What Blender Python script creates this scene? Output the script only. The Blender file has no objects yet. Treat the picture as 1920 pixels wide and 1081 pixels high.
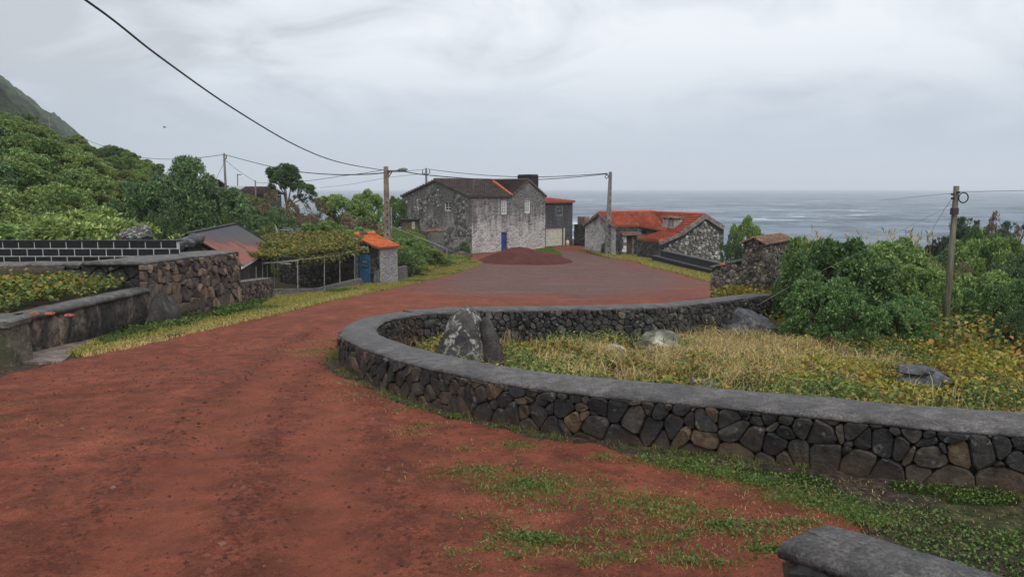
import bpy, math, random
import numpy as np
from mathutils import Vector, noise as mnoise
R = random.Random(7); NR = np.random.default_rng(11)
sc = bpy.context.scene
COL = sc.collection
# ---------------------------------------------------------------- camera
EYE = 1.65; FPX = 1400.0; HZ = 353.5
PITCH = math.atan((540.5 - HZ) / FPX); CP, SP = math.cos(PITCH), math.sin(PITCH)
cam = bpy.data.cameras.new('camera'); co = bpy.data.objects.new('camera', cam); COL.objects.link(co)
co.location = (0, 0, EYE); co.rotation_euler = (math.pi/2 - PITCH, 0, 0)
cam.sensor_width = 36; cam.lens = 36*FPX/1920; cam.clip_start = .05; cam.clip_end = 30000
sc.camera = co
# ---------------------------------------------------------------- sky, sun, exposure
SUN_EL, SUN_AZ = math.radians(55), math.radians(160)
w = bpy.data.worlds.new('World'); sc.world = w; w.use_nodes = True
nt = w.node_tree; N = nt.nodes; L = nt.links; N.clear()
out = N.new('ShaderNodeOutputWorld'); bg = N.new('ShaderNodeBackground'); L.new(bg.outputs[0], out.inputs[0])
bg.inputs['Strength'].default_value = .1
sky = N.new('ShaderNodeTexSky'); sky.sky_type = 'NISHITA'; sky.sun_disc = False
sky.sun_elevation = SUN_EL; sky.sun_rotation = SUN_AZ
tc = N.new('ShaderNodeTexCoord'); sep = N.new('ShaderNodeSeparateXYZ'); L.new(tc.outputs['Generated'], sep.inputs[0])
def wmath(op, a, b):
    m = N.new('ShaderNodeMath'); m.operation = op
    for i, q in enumerate((a, b)):
        if isinstance(q, (int, float)): m.inputs[i].default_value = q
        else: L.new(q, m.inputs[i])
    return m.outputs[0]
zz = wmath('ADD', wmath('MAXIMUM', sep.outputs[2], 0.0), .30)
cmb = N.new('ShaderNodeCombineXYZ')
L.new(wmath('DIVIDE', sep.outputs[0], zz), cmb.inputs[0]); L.new(wmath('DIVIDE', sep.outputs[1], zz), cmb.inputs[1])
def wnoise(scale, detail, off, dist=0.0, rough=.55):
    mp = N.new('ShaderNodeMapping'); mp.inputs['Location'].default_value = off; L.new(cmb.outputs[0], mp.inputs[0])
    n = N.new('ShaderNodeTexNoise'); n.inputs['Scale'].default_value = scale; n.inputs['Detail'].default_value = detail
    n.inputs['Distortion'].default_value = dist; n.inputs['Roughness'].default_value = rough
    L.new(mp.outputs[0], n.inputs['Vector']); return n.outputs['Fac']
cl = wmath('ADD', wmath('MULTIPLY', wnoise(.62, 6, (3.1, .4, 0), .5, .5), .56), wmath('MULTIPLY', wnoise(2.1, 8, (1.2, 5.0, 2), 1.2), .44))
rp = N.new('ShaderNodeValToRGB'); L.new(cl, rp.inputs[0])
cr = rp.color_ramp; cr.elements[0].position = .425; cr.elements[0].color = (4.6, 4.82, 5.1, 1)
cr.elements[1].position = .57; cr.elements[1].color = (7.5, 7.75, 8.0, 1)
e = cr.elements.new(.49); e.color = (6.3, 6.58, 6.95, 1)
# towards the horizon the cloud base merges into grey-blue murk
hz = N.new('ShaderNodeMapRange'); L.new(sep.outputs[2], hz.inputs['Value']); hz.inputs['From Min'].default_value = 0.0; hz.inputs['From Max'].default_value = .2
hz.interpolation_type = 'SMOOTHSTEP'
mh = N.new('ShaderNodeMix'); mh.data_type = 'RGBA'; L.new(hz.outputs[0], mh.inputs[0])
mh.inputs[6].default_value = (3.6, 4.35, 5.35, 1); L.new(rp.outputs[0], mh.inputs[7])
mk = N.new('ShaderNodeMix'); mk.data_type = 'RGBA'; mk.inputs[0].default_value = .93
L.new(sky.outputs[0], mk.inputs[6]); L.new(mh.outputs[2], mk.inputs[7]); L.new(mk.outputs[2], bg.inputs[0])
sl = bpy.data.lights.new('sun', 'SUN'); sl.energy = 1.5; sl.angle = math.radians(50); sl.color = (1, .96, .9)
so = bpy.data.objects.new('sun', sl); COL.objects.link(so)
sd = Vector((math.sin(SUN_AZ)*math.cos(SUN_EL), math.cos(SUN_AZ)*math.cos(SUN_EL), math.sin(SUN_EL)))
so.rotation_euler = (-sd).to_track_quat('-Z', 'Y').to_euler(); so.location = (0, 0, 60)
vs = sc.view_settings; vs.view_transform = 'Standard'; vs.look = 'None'; vs.gamma = 1; vs.use_curve_mapping = False; vs.exposure = .4
sc.cycles.max_bounces = 6; sc.cycles.diffuse_bounces = 3; sc.cycles.glossy_bounces = 2; sc.cycles.transmission_bounces = 3
sc.cycles.volume_bounces = 1; sc.cycles.transparent_max_bounces = 6

# ---------------------------------------------------------------- helpers
def ray(u, v):
    a = (u - 960)/FPX; b = (540.5 - v)/FPX
    return a, CP + b*SP, -SP + b*CP
def at(u, v, Y):
    r = ray(u, v); t = Y/r[1]; return Vector((r[0]*t, Y, EYE + r[2]*t))
def road_z(y):
    return -.085*y if y < 40 else -3.4 - .5*(1 - math.exp(-(y - 40)/6))
def hit(u, v, off=0.0):
    r = ray(u, v); t = .5
    while t < 200:
        if EYE + r[2]*t < road_z(r[1]*t) + off: break
        t += .02
    return Vector((r[0]*t, r[1]*t, EYE + r[2]*t))
def sstep(a, b, x):
    t = np.clip((np.asarray(x, float) - a)/(b - a), 0, 1); return t*t*(3 - 2*t)
def vnoise(x, y, s=1.0, seed=0):
    x = np.asarray(x, float)*s; y = np.asarray(y, float)*s
    xi = np.floor(x).astype(np.int64); yi = np.floor(y).astype(np.int64); fx = x - xi; fy = y - yi
    fx = fx*fx*(3 - 2*fx); fy = fy*fy*(3 - 2*fy)
    def h(i, j):
        n = (i*374761393 + j*668265263 + seed*974634777) & 0x7fffffff
        n = ((n ^ (n >> 13))*1274126177) & 0x7fffffff
        return ((n ^ (n >> 16)) & 0xffff)/65535.0
    return (h(xi, yi)*(1 - fx) + h(xi + 1, yi)*fx)*(1 - fy) + (h(xi, yi + 1)*(1 - fx) + h(xi + 1, yi + 1)*fx)*fy
def fbm(x, y, s=1.0, oct=4, seed=0):
    r = 0; a = .5
    for k in range(oct): r = r + a*vnoise(x, y, s*2**k, seed + k*17); a *= .5
    return r
def smooth_path(pts, step=.12, it=3):
    P = [np.array(p[:2], float) for p in pts]
    for _ in range(3):                       # Chaikin
        Q = [P[0]]
        for a, b in zip(P[:-1], P[1:]): Q += [a*.75 + b*.25, a*.25 + b*.75]
        P = Q + [P[-1]]
    P = np.array(P); d = np.r_[0, np.cumsum(np.hypot(*np.diff(P, axis=0).T))]
    n = max(2, int(d[-1]/step)); t = np.linspace(0, d[-1], n)
    return np.c_[np.interp(t, d, P[:, 0]), np.interp(t, d, P[:, 1])]
def poly_sd(px, py, poly):
    """signed distance, positive inside"""
    px = np.asarray(px, float); py = np.asarray(py, float); sh = px.shape; px = px.ravel(); py = py.ravel()
    P = np.asarray(poly, float); best = np.full(px.shape, 1e18); ins = np.zeros(px.shape, bool)
    for a, b in zip(P, np.roll(P, -1, axis=0)):
        ex, ey = b - a; l2 = ex*ex + ey*ey + 1e-12
        t = np.clip(((px - a[0])*ex + (py - a[1])*ey)/l2, 0, 1)
        best = np.minimum(best, (px - a[0] - t*ex)**2 + (py - a[1] - t*ey)**2)
        c = (a[1] > py) != (b[1] > py)
        with np.errstate(divide='ignore', invalid='ignore'):
            xi = a[0] + (py - a[1])*ex/(ey if abs(ey) > 1e-12 else 1e-12)
        ins ^= c & (px < xi)
    d = np.sqrt(best); return np.where(ins, d, -d).reshape(sh)

# ---------------------------------------------------------------- objects
def tag(o, label=None, cat=None, group=None, kind=None):
    if label: o['label'] = label
    if cat: o['category'] = cat
    if group: o['group'] = group
    if kind: o['kind'] = kind
    return o
def thing(name, loc, label, cat, group=None):
    o = bpy.data.objects.new(name, None); COL.objects.link(o); o.location = loc; o.empty_display_size = .2
    return tag(o, label, cat, group)
def link(name, me, parent=None, loc=(0, 0, 0)):
    o = bpy.data.objects.new(name, me); COL.objects.link(o); o.parent = parent; o.location = loc
    return o
def np_mesh(name, V, F, mat, smooth=False):
    V = np.ascontiguousarray(V, np.float32); F = np.ascontiguousarray(F, np.int32); k = F.shape[1]
    me = bpy.data.meshes.new(name)
    me.vertices.add(len(V)); me.vertices.foreach_set('co', V.ravel())
    me.loops.add(F.size); me.loops.foreach_set('vertex_index', F.ravel())
    me.polygons.add(len(F)); me.polygons.foreach_set('loop_start', np.arange(len(F), dtype=np.int32)*k)
    try: me.polygons.foreach_set('loop_total', np.full(len(F), k, np.int32))
    except Exception: pass
    me.polygons.foreach_set('use_smooth', np.full(len(F), smooth, bool))
    me.materials.append(mat); me.update(calc_edges=True); return me
def world_loc(p):
    v = Vector((0, 0, 0))
    while p is not None: v += Vector(p.location); p = p.parent
    return v
class MB:
    def __init__(s): s.v = []; s.f = []
    def add(s, V, F):
        b = len(s.v); s.v += [tuple(q) for q in V]; s.f += [tuple(i + b for i in f) for f in F]; return s
    def box(s, c, sx, sy, sz, ex=(1, 0, 0), ez=(0, 0, 1)):
        """centre, full sizes, local x axis ex, z axis ez"""
        ex = Vector(ex).normalized(); ez = Vector(ez); ez = (ez - ex*ez.dot(ex)).normalized(); ey = ez.cross(ex); c = Vector(c)
        V = [c + ex*(a*sx/2) + ey*(b*sy/2) + ez*(d*sz/2) for d in (-1, 1) for b in (-1, 1) for a in (-1, 1)]
        return s.add(V, [(0, 2, 3, 1), (4, 5, 7, 6), (0, 1, 5, 4), (2, 6, 7, 3), (0, 4, 6, 2), (1, 3, 7, 5)])
    def bar(s, a, b, wx, wy=None, up=(0, 0, 1)):
        a = Vector(a); b = Vector(b); d = b - a
        u = Vector(up) if abs(d.normalized().dot(Vector(up))) < .95 else Vector((0, 1, 0))
        return s.box((a + b)/2, d.length, wx, wy or wx, d, u)
    def tube(s, pts, r, n=6, cap=True):
        pts = [Vector(p) for p in pts]; rr = r if isinstance(r, (list, tuple)) else [r]*len(pts); b = len(s.v); last = None
        for i, p in enumerate(pts):
            d = (pts[min(i + 1, len(pts) - 1)] - pts[max(i - 1, 0)]).normalized()
            if last is None: last = d.orthogonal()
            x = (last - d*last.dot(d)).normalized(); y = d.cross(x); last = x
            s.v += [tuple(p + (x*math.cos(2*math.pi*k/n) + y*math.sin(2*math.pi*k/n))*rr[i]) for k in range(n)]
        for i in range(len(pts) - 1):
            for k in range(n):
                k2 = (k + 1) % n; s.f.append((b + i*n + k, b + i*n + k2, b + (i + 1)*n + k2, b + (i + 1)*n + k))
        if cap: s.f.append(tuple(b + k for k in reversed(range(n)))); s.f.append(tuple(b + (len(pts) - 1)*n + k for k in range(n)))
        return s
    def prism(s, P, d):
        """polygon P extruded along d"""
        d = Vector(d); n = len(P); V = [Vector(p) for p in P]; V += [p + d for p in V]
        return s.add(V, [tuple(reversed(range(n))), tuple(range(n, 2*n))] + [(i, (i + 1) % n, n + (i + 1) % n, n + i) for i in range(n)])
    def quad(s, *P): return s.add(P, [tuple(range(len(P)))])
    def build(s, name, mat, parent=None, loc=None, smooth=False):
        wl = world_loc(parent); o0 = Vector(loc) if loc is not None else wl
        me = bpy.data.meshes.new(name); me.from_pydata([tuple(Vector(q) - o0) for q in s.v], [], s.f)
        me.materials.append(mat); me.update()
        if smooth: me.polygons.foreach_set('use_smooth', [True]*len(me.polygons))
        o = link(name, me, parent); o.location = o0 - wl
        return o

# ---------------------------------------------------------------- materials
class NT:
    def __init__(s, name):
        s.m = bpy.data.materials.new(name); s.m.use_nodes = True; s.t = s.m.node_tree; s.n = s.t.nodes; s.l = s.t.links
        s.b = s.n['Principled BSDF']; s.o = s.n['Material Output']
        g = s.n.new('ShaderNodeNewGeometry'); s.pos = g.outputs['Position']; s.isl = g.outputs['Random Per Island']; s.geo = g
        s.rnd = s.n.new('ShaderNodeObjectInfo').outputs['Random']; s.bump_h = None
    def noise(s, scale, detail=4, rough=.55, stretch=None, dist=0, kind='Fac', vec=None):
        v = vec or s.pos
        if stretch:
            mp = s.n.new('ShaderNodeMapping'); mp.inputs['Scale'].default_value = stretch; s.l.new(v, mp.inputs[0]); v = mp.outputs[0]
        q = s.n.new('ShaderNodeTexNoise'); q.inputs['Scale'].default_value = scale; q.inputs['Detail'].default_value = detail
        q.inputs['Roughness'].default_value = rough; q.inputs['Distortion'].default_value = dist; s.l.new(v, q.inputs['Vector'])
        return q.outputs[kind]
    def voro(s, scale, feature='F1', outn='Distance', stretch=None, rnd=1.0):
        v = s.pos
        if stretch:
            mp = s.n.new('ShaderNodeMapping'); mp.inputs['Scale'].default_value = stretch; s.l.new(v, mp.inputs[0]); v = mp.outputs[0]
        q = s.n.new('ShaderNodeTexVoronoi'); q.feature = feature; q.inputs['Scale'].default_value = scale; q.inputs['Randomness'].default_value = rnd
        s.l.new(v, q.inputs['Vector']); return q.outputs[outn]
    def ramp(s, fac, *stops, interp='LINEAR'):
        r = s.n.new('ShaderNodeValToRGB'); r.color_ramp.interpolation = interp; s.l.new(fac, r.inputs[0]); e = r.color_ramp.elements
        while len(e) < len(stops): e.new(.5)
        for k, (p, c) in enumerate(stops):
            e[k].position = p; e[k].color = (c, c, c, 1) if isinstance(c, (int, float)) else tuple(c) + (1,)
        return r.outputs[0]
    def mix(s, f, a, b, mode='MIX'):
        m = s.n.new('ShaderNodeMix'); m.data_type = 'RGBA'; m.blend_type = mode
        for i, q in ((0, f), (6, a), (7, b)):
            if isinstance(q, (int, float)): m.inputs[i].default_value = q if i == 0 else (q, q, q, 1)
            elif isinstance(q, tuple): m.inputs[i].default_value = q + (1,)
            else: s.l.new(q, m.inputs[i])
        return m.outputs[2]
    def math(s, op, a, b=0.0):
        m = s.n.new('ShaderNodeMath'); m.operation = op
        for i, q in enumerate((a, b)):
            if isinstance(q, (int, float)): m.inputs[i].default_value = q
            else: s.l.new(q, m.inputs[i])
        return m.outputs[0]
    def attr(s, name):
        a = s.n.new('ShaderNodeAttribute'); a.attribute_name = name; return a.outputs['Fac']
    def xyz(s):
        q = s.n.new('ShaderNodeSeparateXYZ'); s.l.new(s.pos, q.inputs[0]); return q.outputs
    def bump(s, h, strength=.5, dist=.02):
        b = s.n.new('ShaderNodeBump'); b.inputs['Strength'].default_value = strength; b.inputs['Distance'].default_value = dist
        s.l.new(h, b.inputs['Height'])
        if s.bump_h is not None: s.l.new(s.bump_h, b.inputs['Normal'])
        s.bump_h = b.outputs[0]; s.l.new(b.outputs[0], s.b.inputs['Normal']); return s
    def col(s, c):
        if isinstance(c, tuple): s.b.inputs['Base Color'].default_value = c + (1,)
        else: s.l.new(c, s.b.inputs['Base Color'])
        return s
    def rough(s, r, spec=.4):
        if isinstance(r, (int, float)): s.b.inputs['Roughness'].default_value = r
        else: s.l.new(r, s.b.inputs['Roughness'])
        s.b.inputs['Specular IOR Level'].default_value = spec; return s

def plain(name, c, rough=.7, var=.25, scale=6, bump=.2, dist=.01, spec=.3):
    m = NT(name); f = m.noise(scale, 6)
    lo = tuple(q*(1 - var) for q in c); hi = tuple(min(1, q*(1 + var)) for q in c)
    m.col(m.mix(1.0, m.ramp(f, (.38, lo), (.62, hi)), m.ramp(m.noise(scale*5, 7, .75), (.36, 1 - var*.7), (.64, 1 + var*.7)), 'MULTIPLY')).rough(rough, spec)
    if bump: m.bump(m.noise(scale*6, 6, .65), bump, dist)
    return m.m
def stone_mat(name, stops, by_island=False, scale=9, lichen=.0, bump=.9, dist=.02, rough=.75, lo=.6, hi=1.35, dusty=False):
    m = NT(name); f = m.isl if by_island else m.rnd
    c = m.ramp(f, *stops)
    n1 = m.noise(scale, 9, .72); c = m.mix(1.0, c, m.ramp(n1, (.36, lo*.7), (.64, hi*1.25)), 'MULTIPLY')
    if lichen:
        c = m.mix(m.math('MULTIPLY', m.ramp(m.noise(scale*1.3, 8, .6), (.60, 0.0), (.66, 1.0)), lichen), c, (.42, .43, .38))
    if dusty:
        x, y, z = m.xyz(); h = m.math('ADD', z, m.math('MULTIPLY', y, .085))
        d = m.math('ADD', m.math('MULTIPLY', h, -2.2), m.noise(3.0, 7, .65)); c = m.mix(m.ramp(d, (.15, 0.0), (.62, .75)), c, (.085, .052, .034))
    m.col(c).rough(rough, .35)
    m.bump(m.noise(scale*.8, 6, .65), bump, dist*1.8).bump(m.noise(scale*5, 8, .75), bump*.8, dist*.6)
    return m.m
def leaf_mat(name, stops, rough=.45, trans=.3, var=.22, spec=.35):
    m = NT(name); c = m.ramp(m.isl, *stops)
    c = m.mix(1.0, c, m.ramp(m.rnd, (0, 1 - var), (1, 1 + var)), 'MULTIPLY')
    m.col(c).rough(rough, spec)
    t = m.n.new('ShaderNodeBsdfTranslucent'); m.l.new(c, t.inputs[0])
    x = m.n.new('ShaderNodeMixShader'); x.inputs[0].default_value = trans
    m.l.new(m.b.outputs[0], x.inputs[1]); m.l.new(t.outputs[0], x.inputs[2]); m.l.new(x.outputs[0], m.o.inputs[0])
    return m.m
M = {}
BAS = ((0, (.016, .016, .018)), (.35, (.027, .026, .025)), (.62, (.040, .036, .031)), (.85, (.068, .052, .038)), (1, (.125, .08, .047)))
M['basalt'] = stone_mat('basalt_stone', BAS, scale=10, lichen=.2, dusty=True)
M['basalt_stuff'] = stone_mat('basalt_stone_small', BAS, True, scale=10, lichen=.15, dusty=True)
DRK = ((0, (.022, .022, .024)), (.5, (.04, .039, .038)), (.85, (.06, .056, .05)), (1, (.10, .09, .075)))
M['dark_stone'] = stone_mat('dark_stone', DRK, scale=8, lichen=.3)
M['dark_stone_stuff'] = stone_mat('dark_stone_small', DRK, True, scale=8, lichen=.3)
BRN = ((0, (.038, .031, .030)), (.45, (.075, .058, .052)), (.75, (.11, .08, .065)), (1, (.20, .14, .095)))
M['brown_stone'] = stone_mat('brown_stone', BRN, scale=7, lichen=.1)
M['brown_stone_stuff'] = stone_mat('brown_stone_small', BRN, True, scale=7, lichen=.1)
GRY = ((0, (0.062, 0.062, 0.062)), (.4, (0.138, 0.131, 0.119)), (.8, (0.250, 0.237, 0.206)), (1, (0.425, 0.413, 0.375)))
M['grey_stone'] = stone_mat('grey_rubble_stone', GRY, scale=8, bump=.6)
M['grey_stone_stuff'] = stone_mat('grey_rubble_stone_small', GRY, True, scale=8, bump=.6)
TOW = ((0, (0.061, 0.057, 0.054)), (.5, (0.115, 0.105, 0.092)), (.85, (0.176, 0.155, 0.121)), (1, (0.243, 0.216, 0.135)))
M['tower_stone'] = stone_mat('tower_stone', TOW, scale=8)
M['tower_stone_stuff'] = stone_mat('tower_stone_small', TOW, True, scale=8)
M['mortar'] = plain('dark_mortar', (.028, .026, .024), .9, .4, 8, .5)
M['lt_mortar'] = plain('grey_mortar', (.13, .125, .115), .9, .4, 5, .5)
def cap_mat(name, c, k=1.0):
    m = NT(name); a = m.noise(3.0, 6, .6); b = m.noise(60, 5, .7)
    cc = m.ramp(a, (.38, tuple(q*.62 for q in c)), (.62, tuple(q*1.4 for q in c)))
    cc = m.mix(1.0, cc, m.ramp(b, (.38, .45), (.5, 1.0), (.62, 1.5)), 'MULTIPLY')
    st = m.noise(9, 7, .7); cc = m.mix(1.0, cc, m.ramp(st, (.38, .62), (.62, 1.32)), 'MULTIPLY')
    cc = m.mix(m.ramp(m.noise(1.3, 8, .7), (.58, 0.0), (.72, .5)), cc, tuple(q*.45 for q in c))
    dn = m.noise(2.2, 5, .6, kind='Color'); mv = m.mix(.16, m.pos, dn); vv = m.n.new('ShaderNodeTexVoronoi'); vv.feature = 'DISTANCE_TO_EDGE'; vv.inputs['Scale'].default_value = 1.1; m.l.new(mv, vv.inputs['Vector'])
    ck = m.math('MULTIPLY', m.ramp(vv.outputs['Distance'], (.0, 1.0), (.006, 0.0)), m.ramp(m.noise(.7, 4), (.48, 0.0), (.58, .8))); cc = m.mix(ck, cc, tuple(q*.25 for q in c))
    cc = m.mix(m.math('MULTIPLY', m.ramp(m.noise(11, 8, .72), (.63, 0.0), (.68, 1.0)), .35), cc, (.23, .23, .20)); cc = m.mix(m.ramp(m.noise(2.6, 8, .72), (.60, 0.0), (.72, .45)), cc, (.04, .046, .022))
    m.col(cc).rough(m.ramp(a, (.3, .55), (.7, .8)), .4)
    m.bump(m.noise(14, 6, .65), .55*k, .015).bump(b, .5*k, .006); return m.m
M['cap'] = cap_mat('coping_concrete', (.084, .078, .077), 1.8)
M['cap_lt'] = cap_mat('weathered_coping', (.10, .096, .088), 1.7)
# ================================================================ terrain
OUT_PX = [(1920,811),(1762,800),(1575,781),(1387,762),(1200,744),(1081,733),(970,720),(859,700),(755,676),(685,653),(645,635),(637,625),(645,613),(673,598),(709,590)]
WH = .42
outer_pts = [(9.5, 2.9), (6.5, 3.85), (5.2, 4.3), (4.3, 4.6)] + [hit(u, v, WH)[:2] for u, v in OUT_PX]
FAR_PX = [(756,584.5),(830,579.5),(900,577),(1000,576),(1100,574.5),(1180,572.5),(1250,569.5),(1330,561),(1372,556),(1420,551)]
far_pts = [hit(u, v, WH)[:2] for u, v in FAR_PX]
OUTER = smooth_path(outer_pts + [far_pts[0], far_pts[1]])
FARO = smooth_path(far_pts)
def normals(P):
    d = np.gradient(P, axis=0); d /= np.hypot(d[:, 0], d[:, 1])[:, None]
    return np.c_[-d[:, 1], d[:, 0]]          # left of travel
WT = .52
# travelling from the right edge to the bend the road lies on the left
ON = normals(OUTER); FN = normals(FARO)
# stop the near wall where the far one begins
keep = int(np.argmin(np.hypot(*(OUTER - np.array(far_pts[0])).T))) + 1
OUTER, ON = OUTER[:keep], ON[:keep]
CENT = np.vstack([OUTER - ON*WT/2, FARO - FN*WT/2])
TWC = Vector((7.75, 22.8, 0)); TW_L = Vector((-.8, .6, 0)); TW_S = Vector((.6, .8, 0))
bench_a = Vector((10.4, 57.4, 0)); bench_b = Vector((12.45, 45.4, 0))
GARD = [tuple(p) for p in CENT] + [(8.3, 23.2), (9.6, 26.5), (12.6, 40), (13.2, 45.0), (12.0, 57.3), (13.4, 60.5), (17.3, 61.2), (19, 70), (22, 90), (40, 140), (300, 140), (300, -20), (40, -20), (10.4, 2.5)]
GARD = np.array(GARD)
def garden_z(x, y):
    x = np.asarray(x, float); y = np.asarray(y, float)
    z = -.085*np.minimum(y, 24) - .42 - .04*np.clip(x - 1, 0, 14) - .10*np.clip(y - 24, 0, None)
    return z + .22*(fbm(x, y, .35, 3, 5) - .45)
def base_z(x, y):
    x = np.asarray(x, float); y = np.asarray(y, float)
    z = np.where(y < 40, -.085*y, -3.4 - .5*(1 - np.exp(-(np.maximum(y, 40) - 40)/6)))
    hs = .34*np.clip(-x - 17, 0, 75)*sstep(14, 34, y)
    hs = hs*(1 - .75*sstep(55, 150, y))
    bank = 1.75*sstep(-5.0, -9.0, x)*sstep(43, 52, y)*(1 - sstep(70, 95, y))
    terr = 1.35*sstep(-9.3, -9.9, x)*sstep(11.5, 12.5, y)*(1 - sstep(19.5, 24, y))
    low = -.55*sstep(-8.6, -9.6, x)*sstep(24, 27, y)*(1 - sstep(40, 44, y))
    drop = -11.5*sstep(84, 122, y + .18*x)
    return z + hs + bank + terr + low + drop + .25*(fbm(x, y, .12, 3, 3) - .45)*sstep(60, 20, np.abs(x) * 0 + y) * sstep(-8, -14, x)
def ground_z(x, y):
    return np.where(poly_sd(x, y, GARD) > 0, garden_z(x, y), base_z(x, y))
def gz1(x, y): return float(ground_z(np.array([x]), np.array([y]))[0])

LEFT_EDGE = [(150,668),(215,652),(300,638),(400,612),(500,592),(600,568),(700,546),(760,532),(800,523),(850,510),(890,499)]
ROAD = [(-9.6, -3), (-9.6, 9.6), tuple(hit(-40, 712)[:2]), tuple(hit(40, 690)[:2])] + [tuple(hit(u, v)[:2]) for u, v in LEFT_EDGE]
ROAD += [(-3.6, 58), (-4.2, 62.5), (.2, 68.2), (3.2, 71), (5.6, 74.2), (7.2, 72.5)]
ROAD += [tuple(hit(u, v)[:2]) for u, v in [(1100,474),(1150,484),(1190,487),(1215,498),(1270,510),(1335,527)]]
ROAD += [(9.0, 30), (8.0, 25.5)] + [tuple(p) for p in (FARO + FN*.02)[::-1][::6]]
# along the outside of the curved wall, leaving a mossy margin
rev = (OUTER + ON*.12)[::-1]; rev = [p for p in rev if p[0] < 1.0]
ROAD += [tuple(p) for p in rev[::5]]
ROAD += [tuple(hit(u, v)[:2]) for u, v in [(1250,872),(1400,893),(1500,925),(1580,950),(1650,985)]] + [(1.9, 2.9), (1.7, 1.5), (2.2, -3)]
ROAD = np.array(ROAD)
def road_in(x, y):
    return poly_sd(x, y, ROAD) + .34*(fbm(x, y, 1.6, 4, 9) - .47) + .3*(fbm(x, y, .45, 2, 4) - .37)
# wheel tracks
TR1 = smooth_path([hit(u, v)[:2] for u, v in [(250,1081),(330,930),(420,800),(520,700),(610,630),(720,575),(900,530)]], .4)
TR2 = smooth_path([hit(u, v)[:2] for u, v in [(620,1081),(620,930),(610,830),(620,730),(690,640),(800,570),(960,535)]], .4)
TR3 = smooth_path([hit(u, v)[:2] for u, v in [(200,860),(300,822),(400,792),(470,768)]], .2)
def path_d(x, y, P):
    s = x.shape; x = x.ravel(); y = y.ravel(); d = np.full(x.shape, 1e9)
    for a in range(0, len(x), 20000):
        d[a:a + 20000] = np.sqrt(((x[a:a + 20000, None] - P[None, :, 0])**2 + (y[a:a + 20000, None] - P[None, :, 1])**2).min(axis=1))
    return d.reshape(s)
def road_relief(x, y):
    t1 = path_d(x, y, TR1); t2 = path_d(x, y, TR2)
    track = np.exp(-(t1/.28)**2) + np.exp(-(t2/.28)**2)
    track = track + 0; lump = (fbm(x, y, 2.2, 3, 21) - .45)*.045 + (fbm(x, y, 9, 4, 23) - .45)*.045*(1 - .5*np.clip(track, 0, 1))
    ridge = np.exp(-((np.minimum(t1, t2) - .36)/.12)**2)*.018*(vnoise(x, y, 3, 31))
    return lump - .028*track + ridge, track
def grid(name, xs, ys, zf, mat, mask=None, smooth=True):
    X, Y = np.meshgrid(xs, ys); Z = zf(X, Y); nx = len(xs)
    V = np.c_[X.ravel(), Y.ravel(), Z.ravel()]
    i, j = np.meshgrid(np.arange(nx - 1), np.arange(len(ys) - 1)); a = (j*nx + i).ravel()
    F = np.c_[a, a + 1, a + nx + 1, a + nx]
    if mask is not None:
        mk = mask(X, Y).ravel(); F = F[mk[F].any(axis=1)]
        used = np.unique(F); mp = np.zeros(len(V), np.int64); mp[used] = np.arange(len(used)); V = V[used]; F = mp[F]
    return np_mesh(name, V, F, mat, smooth)
def ramp_axis(segs):
    r = []
    for a, b, st in segs: r += list(np.arange(a, b, st))
    return np.array(r + [segs[-1][1]])

# soil under everything
m = NT('mossy_soil'); n1 = m.noise(1.1, 6); n2 = m.noise(14, 7, .65)
n3 = m.noise(60, 7, .8); c = m.ramp(n2, (.36, (.018, .014, .011)), (.5, (.045, .033, .024)), (.64, (.10, .07, .048)))
c = m.mix(m.ramp(n1, (.48, 0.0), (.66, .7)), c, m.ramp(n2, (.38, (.02, .03, .007)), (.62, (.06, .088, .02)))); c = m.mix(1.0, c, m.ramp(n3, (.38, .5), (.62, 1.6)), 'MULTIPLY')
m.col(c).rough(.9, .2).bump(n2, .8, .04).bump(n3, .8, .01); M['soil'] = m.m
gx = ramp_axis([(-130, -40, 3), (-40, -14, 1), (-14, -5, .3), (-5, 12, .18), (12, 40, .8), (40, 130, 4)])
gy = ramp_axis([(-6, 2, 1), (2, 27, .18), (27, 75, .7), (75, 170, 3)])
g = link('ground', grid('ground', gx, gy, lambda X, Y: ground_z(X, Y) - .09*sstep(.05, .35, road_in(X, Y)), M['soil'])); tag(g, kind='structure')

# red volcanic dirt road and square
m = NT('red_scoria_dirt'); n1 = m.noise(.55, 5, .6); n2 = m.noise(3.5, 7, .65); n3 = m.noise(85, 7, .8)
red = m.ramp(n1, (.3, (.160, .047, .027)), (.5, (.192, .057, .033)), (.72, (.234, .074, .043)))
red = m.mix(1.0, red, m.ramp(n2, (.36, .62), (.64, 1.34)), 'MULTIPLY')
red = m.mix(1.0, red, m.ramp(n3, (.36, .35), (.46, .92), (.55, 1.06), (.66, 1.75)), 'MULTIPLY')
spk = m.noise(24, 8, .8); red = m.mix(m.ramp(spk, (.56, 0.0), (.62, .8)), red, (.075, .020, .012)); red = m.mix(m.ramp(spk, (.36, .5), (.42, 0.0)), red, (.36, .13, .085))  # dark specks paint the shade of small pits into the dirt; pale ones are clods
wide = m.noise(.9, 6, .7, (1.6, .45, 1), .8); red = m.mix(1.0, red, m.ramp(wide, (.32, .86), (.5, 1.0), (.68, 1.12)), 'MULTIPLY')
red = m.mix(m.math('MULTIPLY', m.attr('track'), .4), red, (.255, .075, .045))
bd_ = m.math('MULTIPLY', m.attr('band'), m.ramp(m.noise(19, 8, .8), (.50, 0.0), (.55, 1.0))); red = m.mix(m.math('MULTIPLY', bd_, .8), red, (.082, .022, .014))
dk = m.ramp(m.noise(2.2, 7, .65, (.35, 1.6, 1)), (.3, (.085, .054, .050)), (.6, (.135, .080, .070)), (.78, (.21, .132, .112)))
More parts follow.
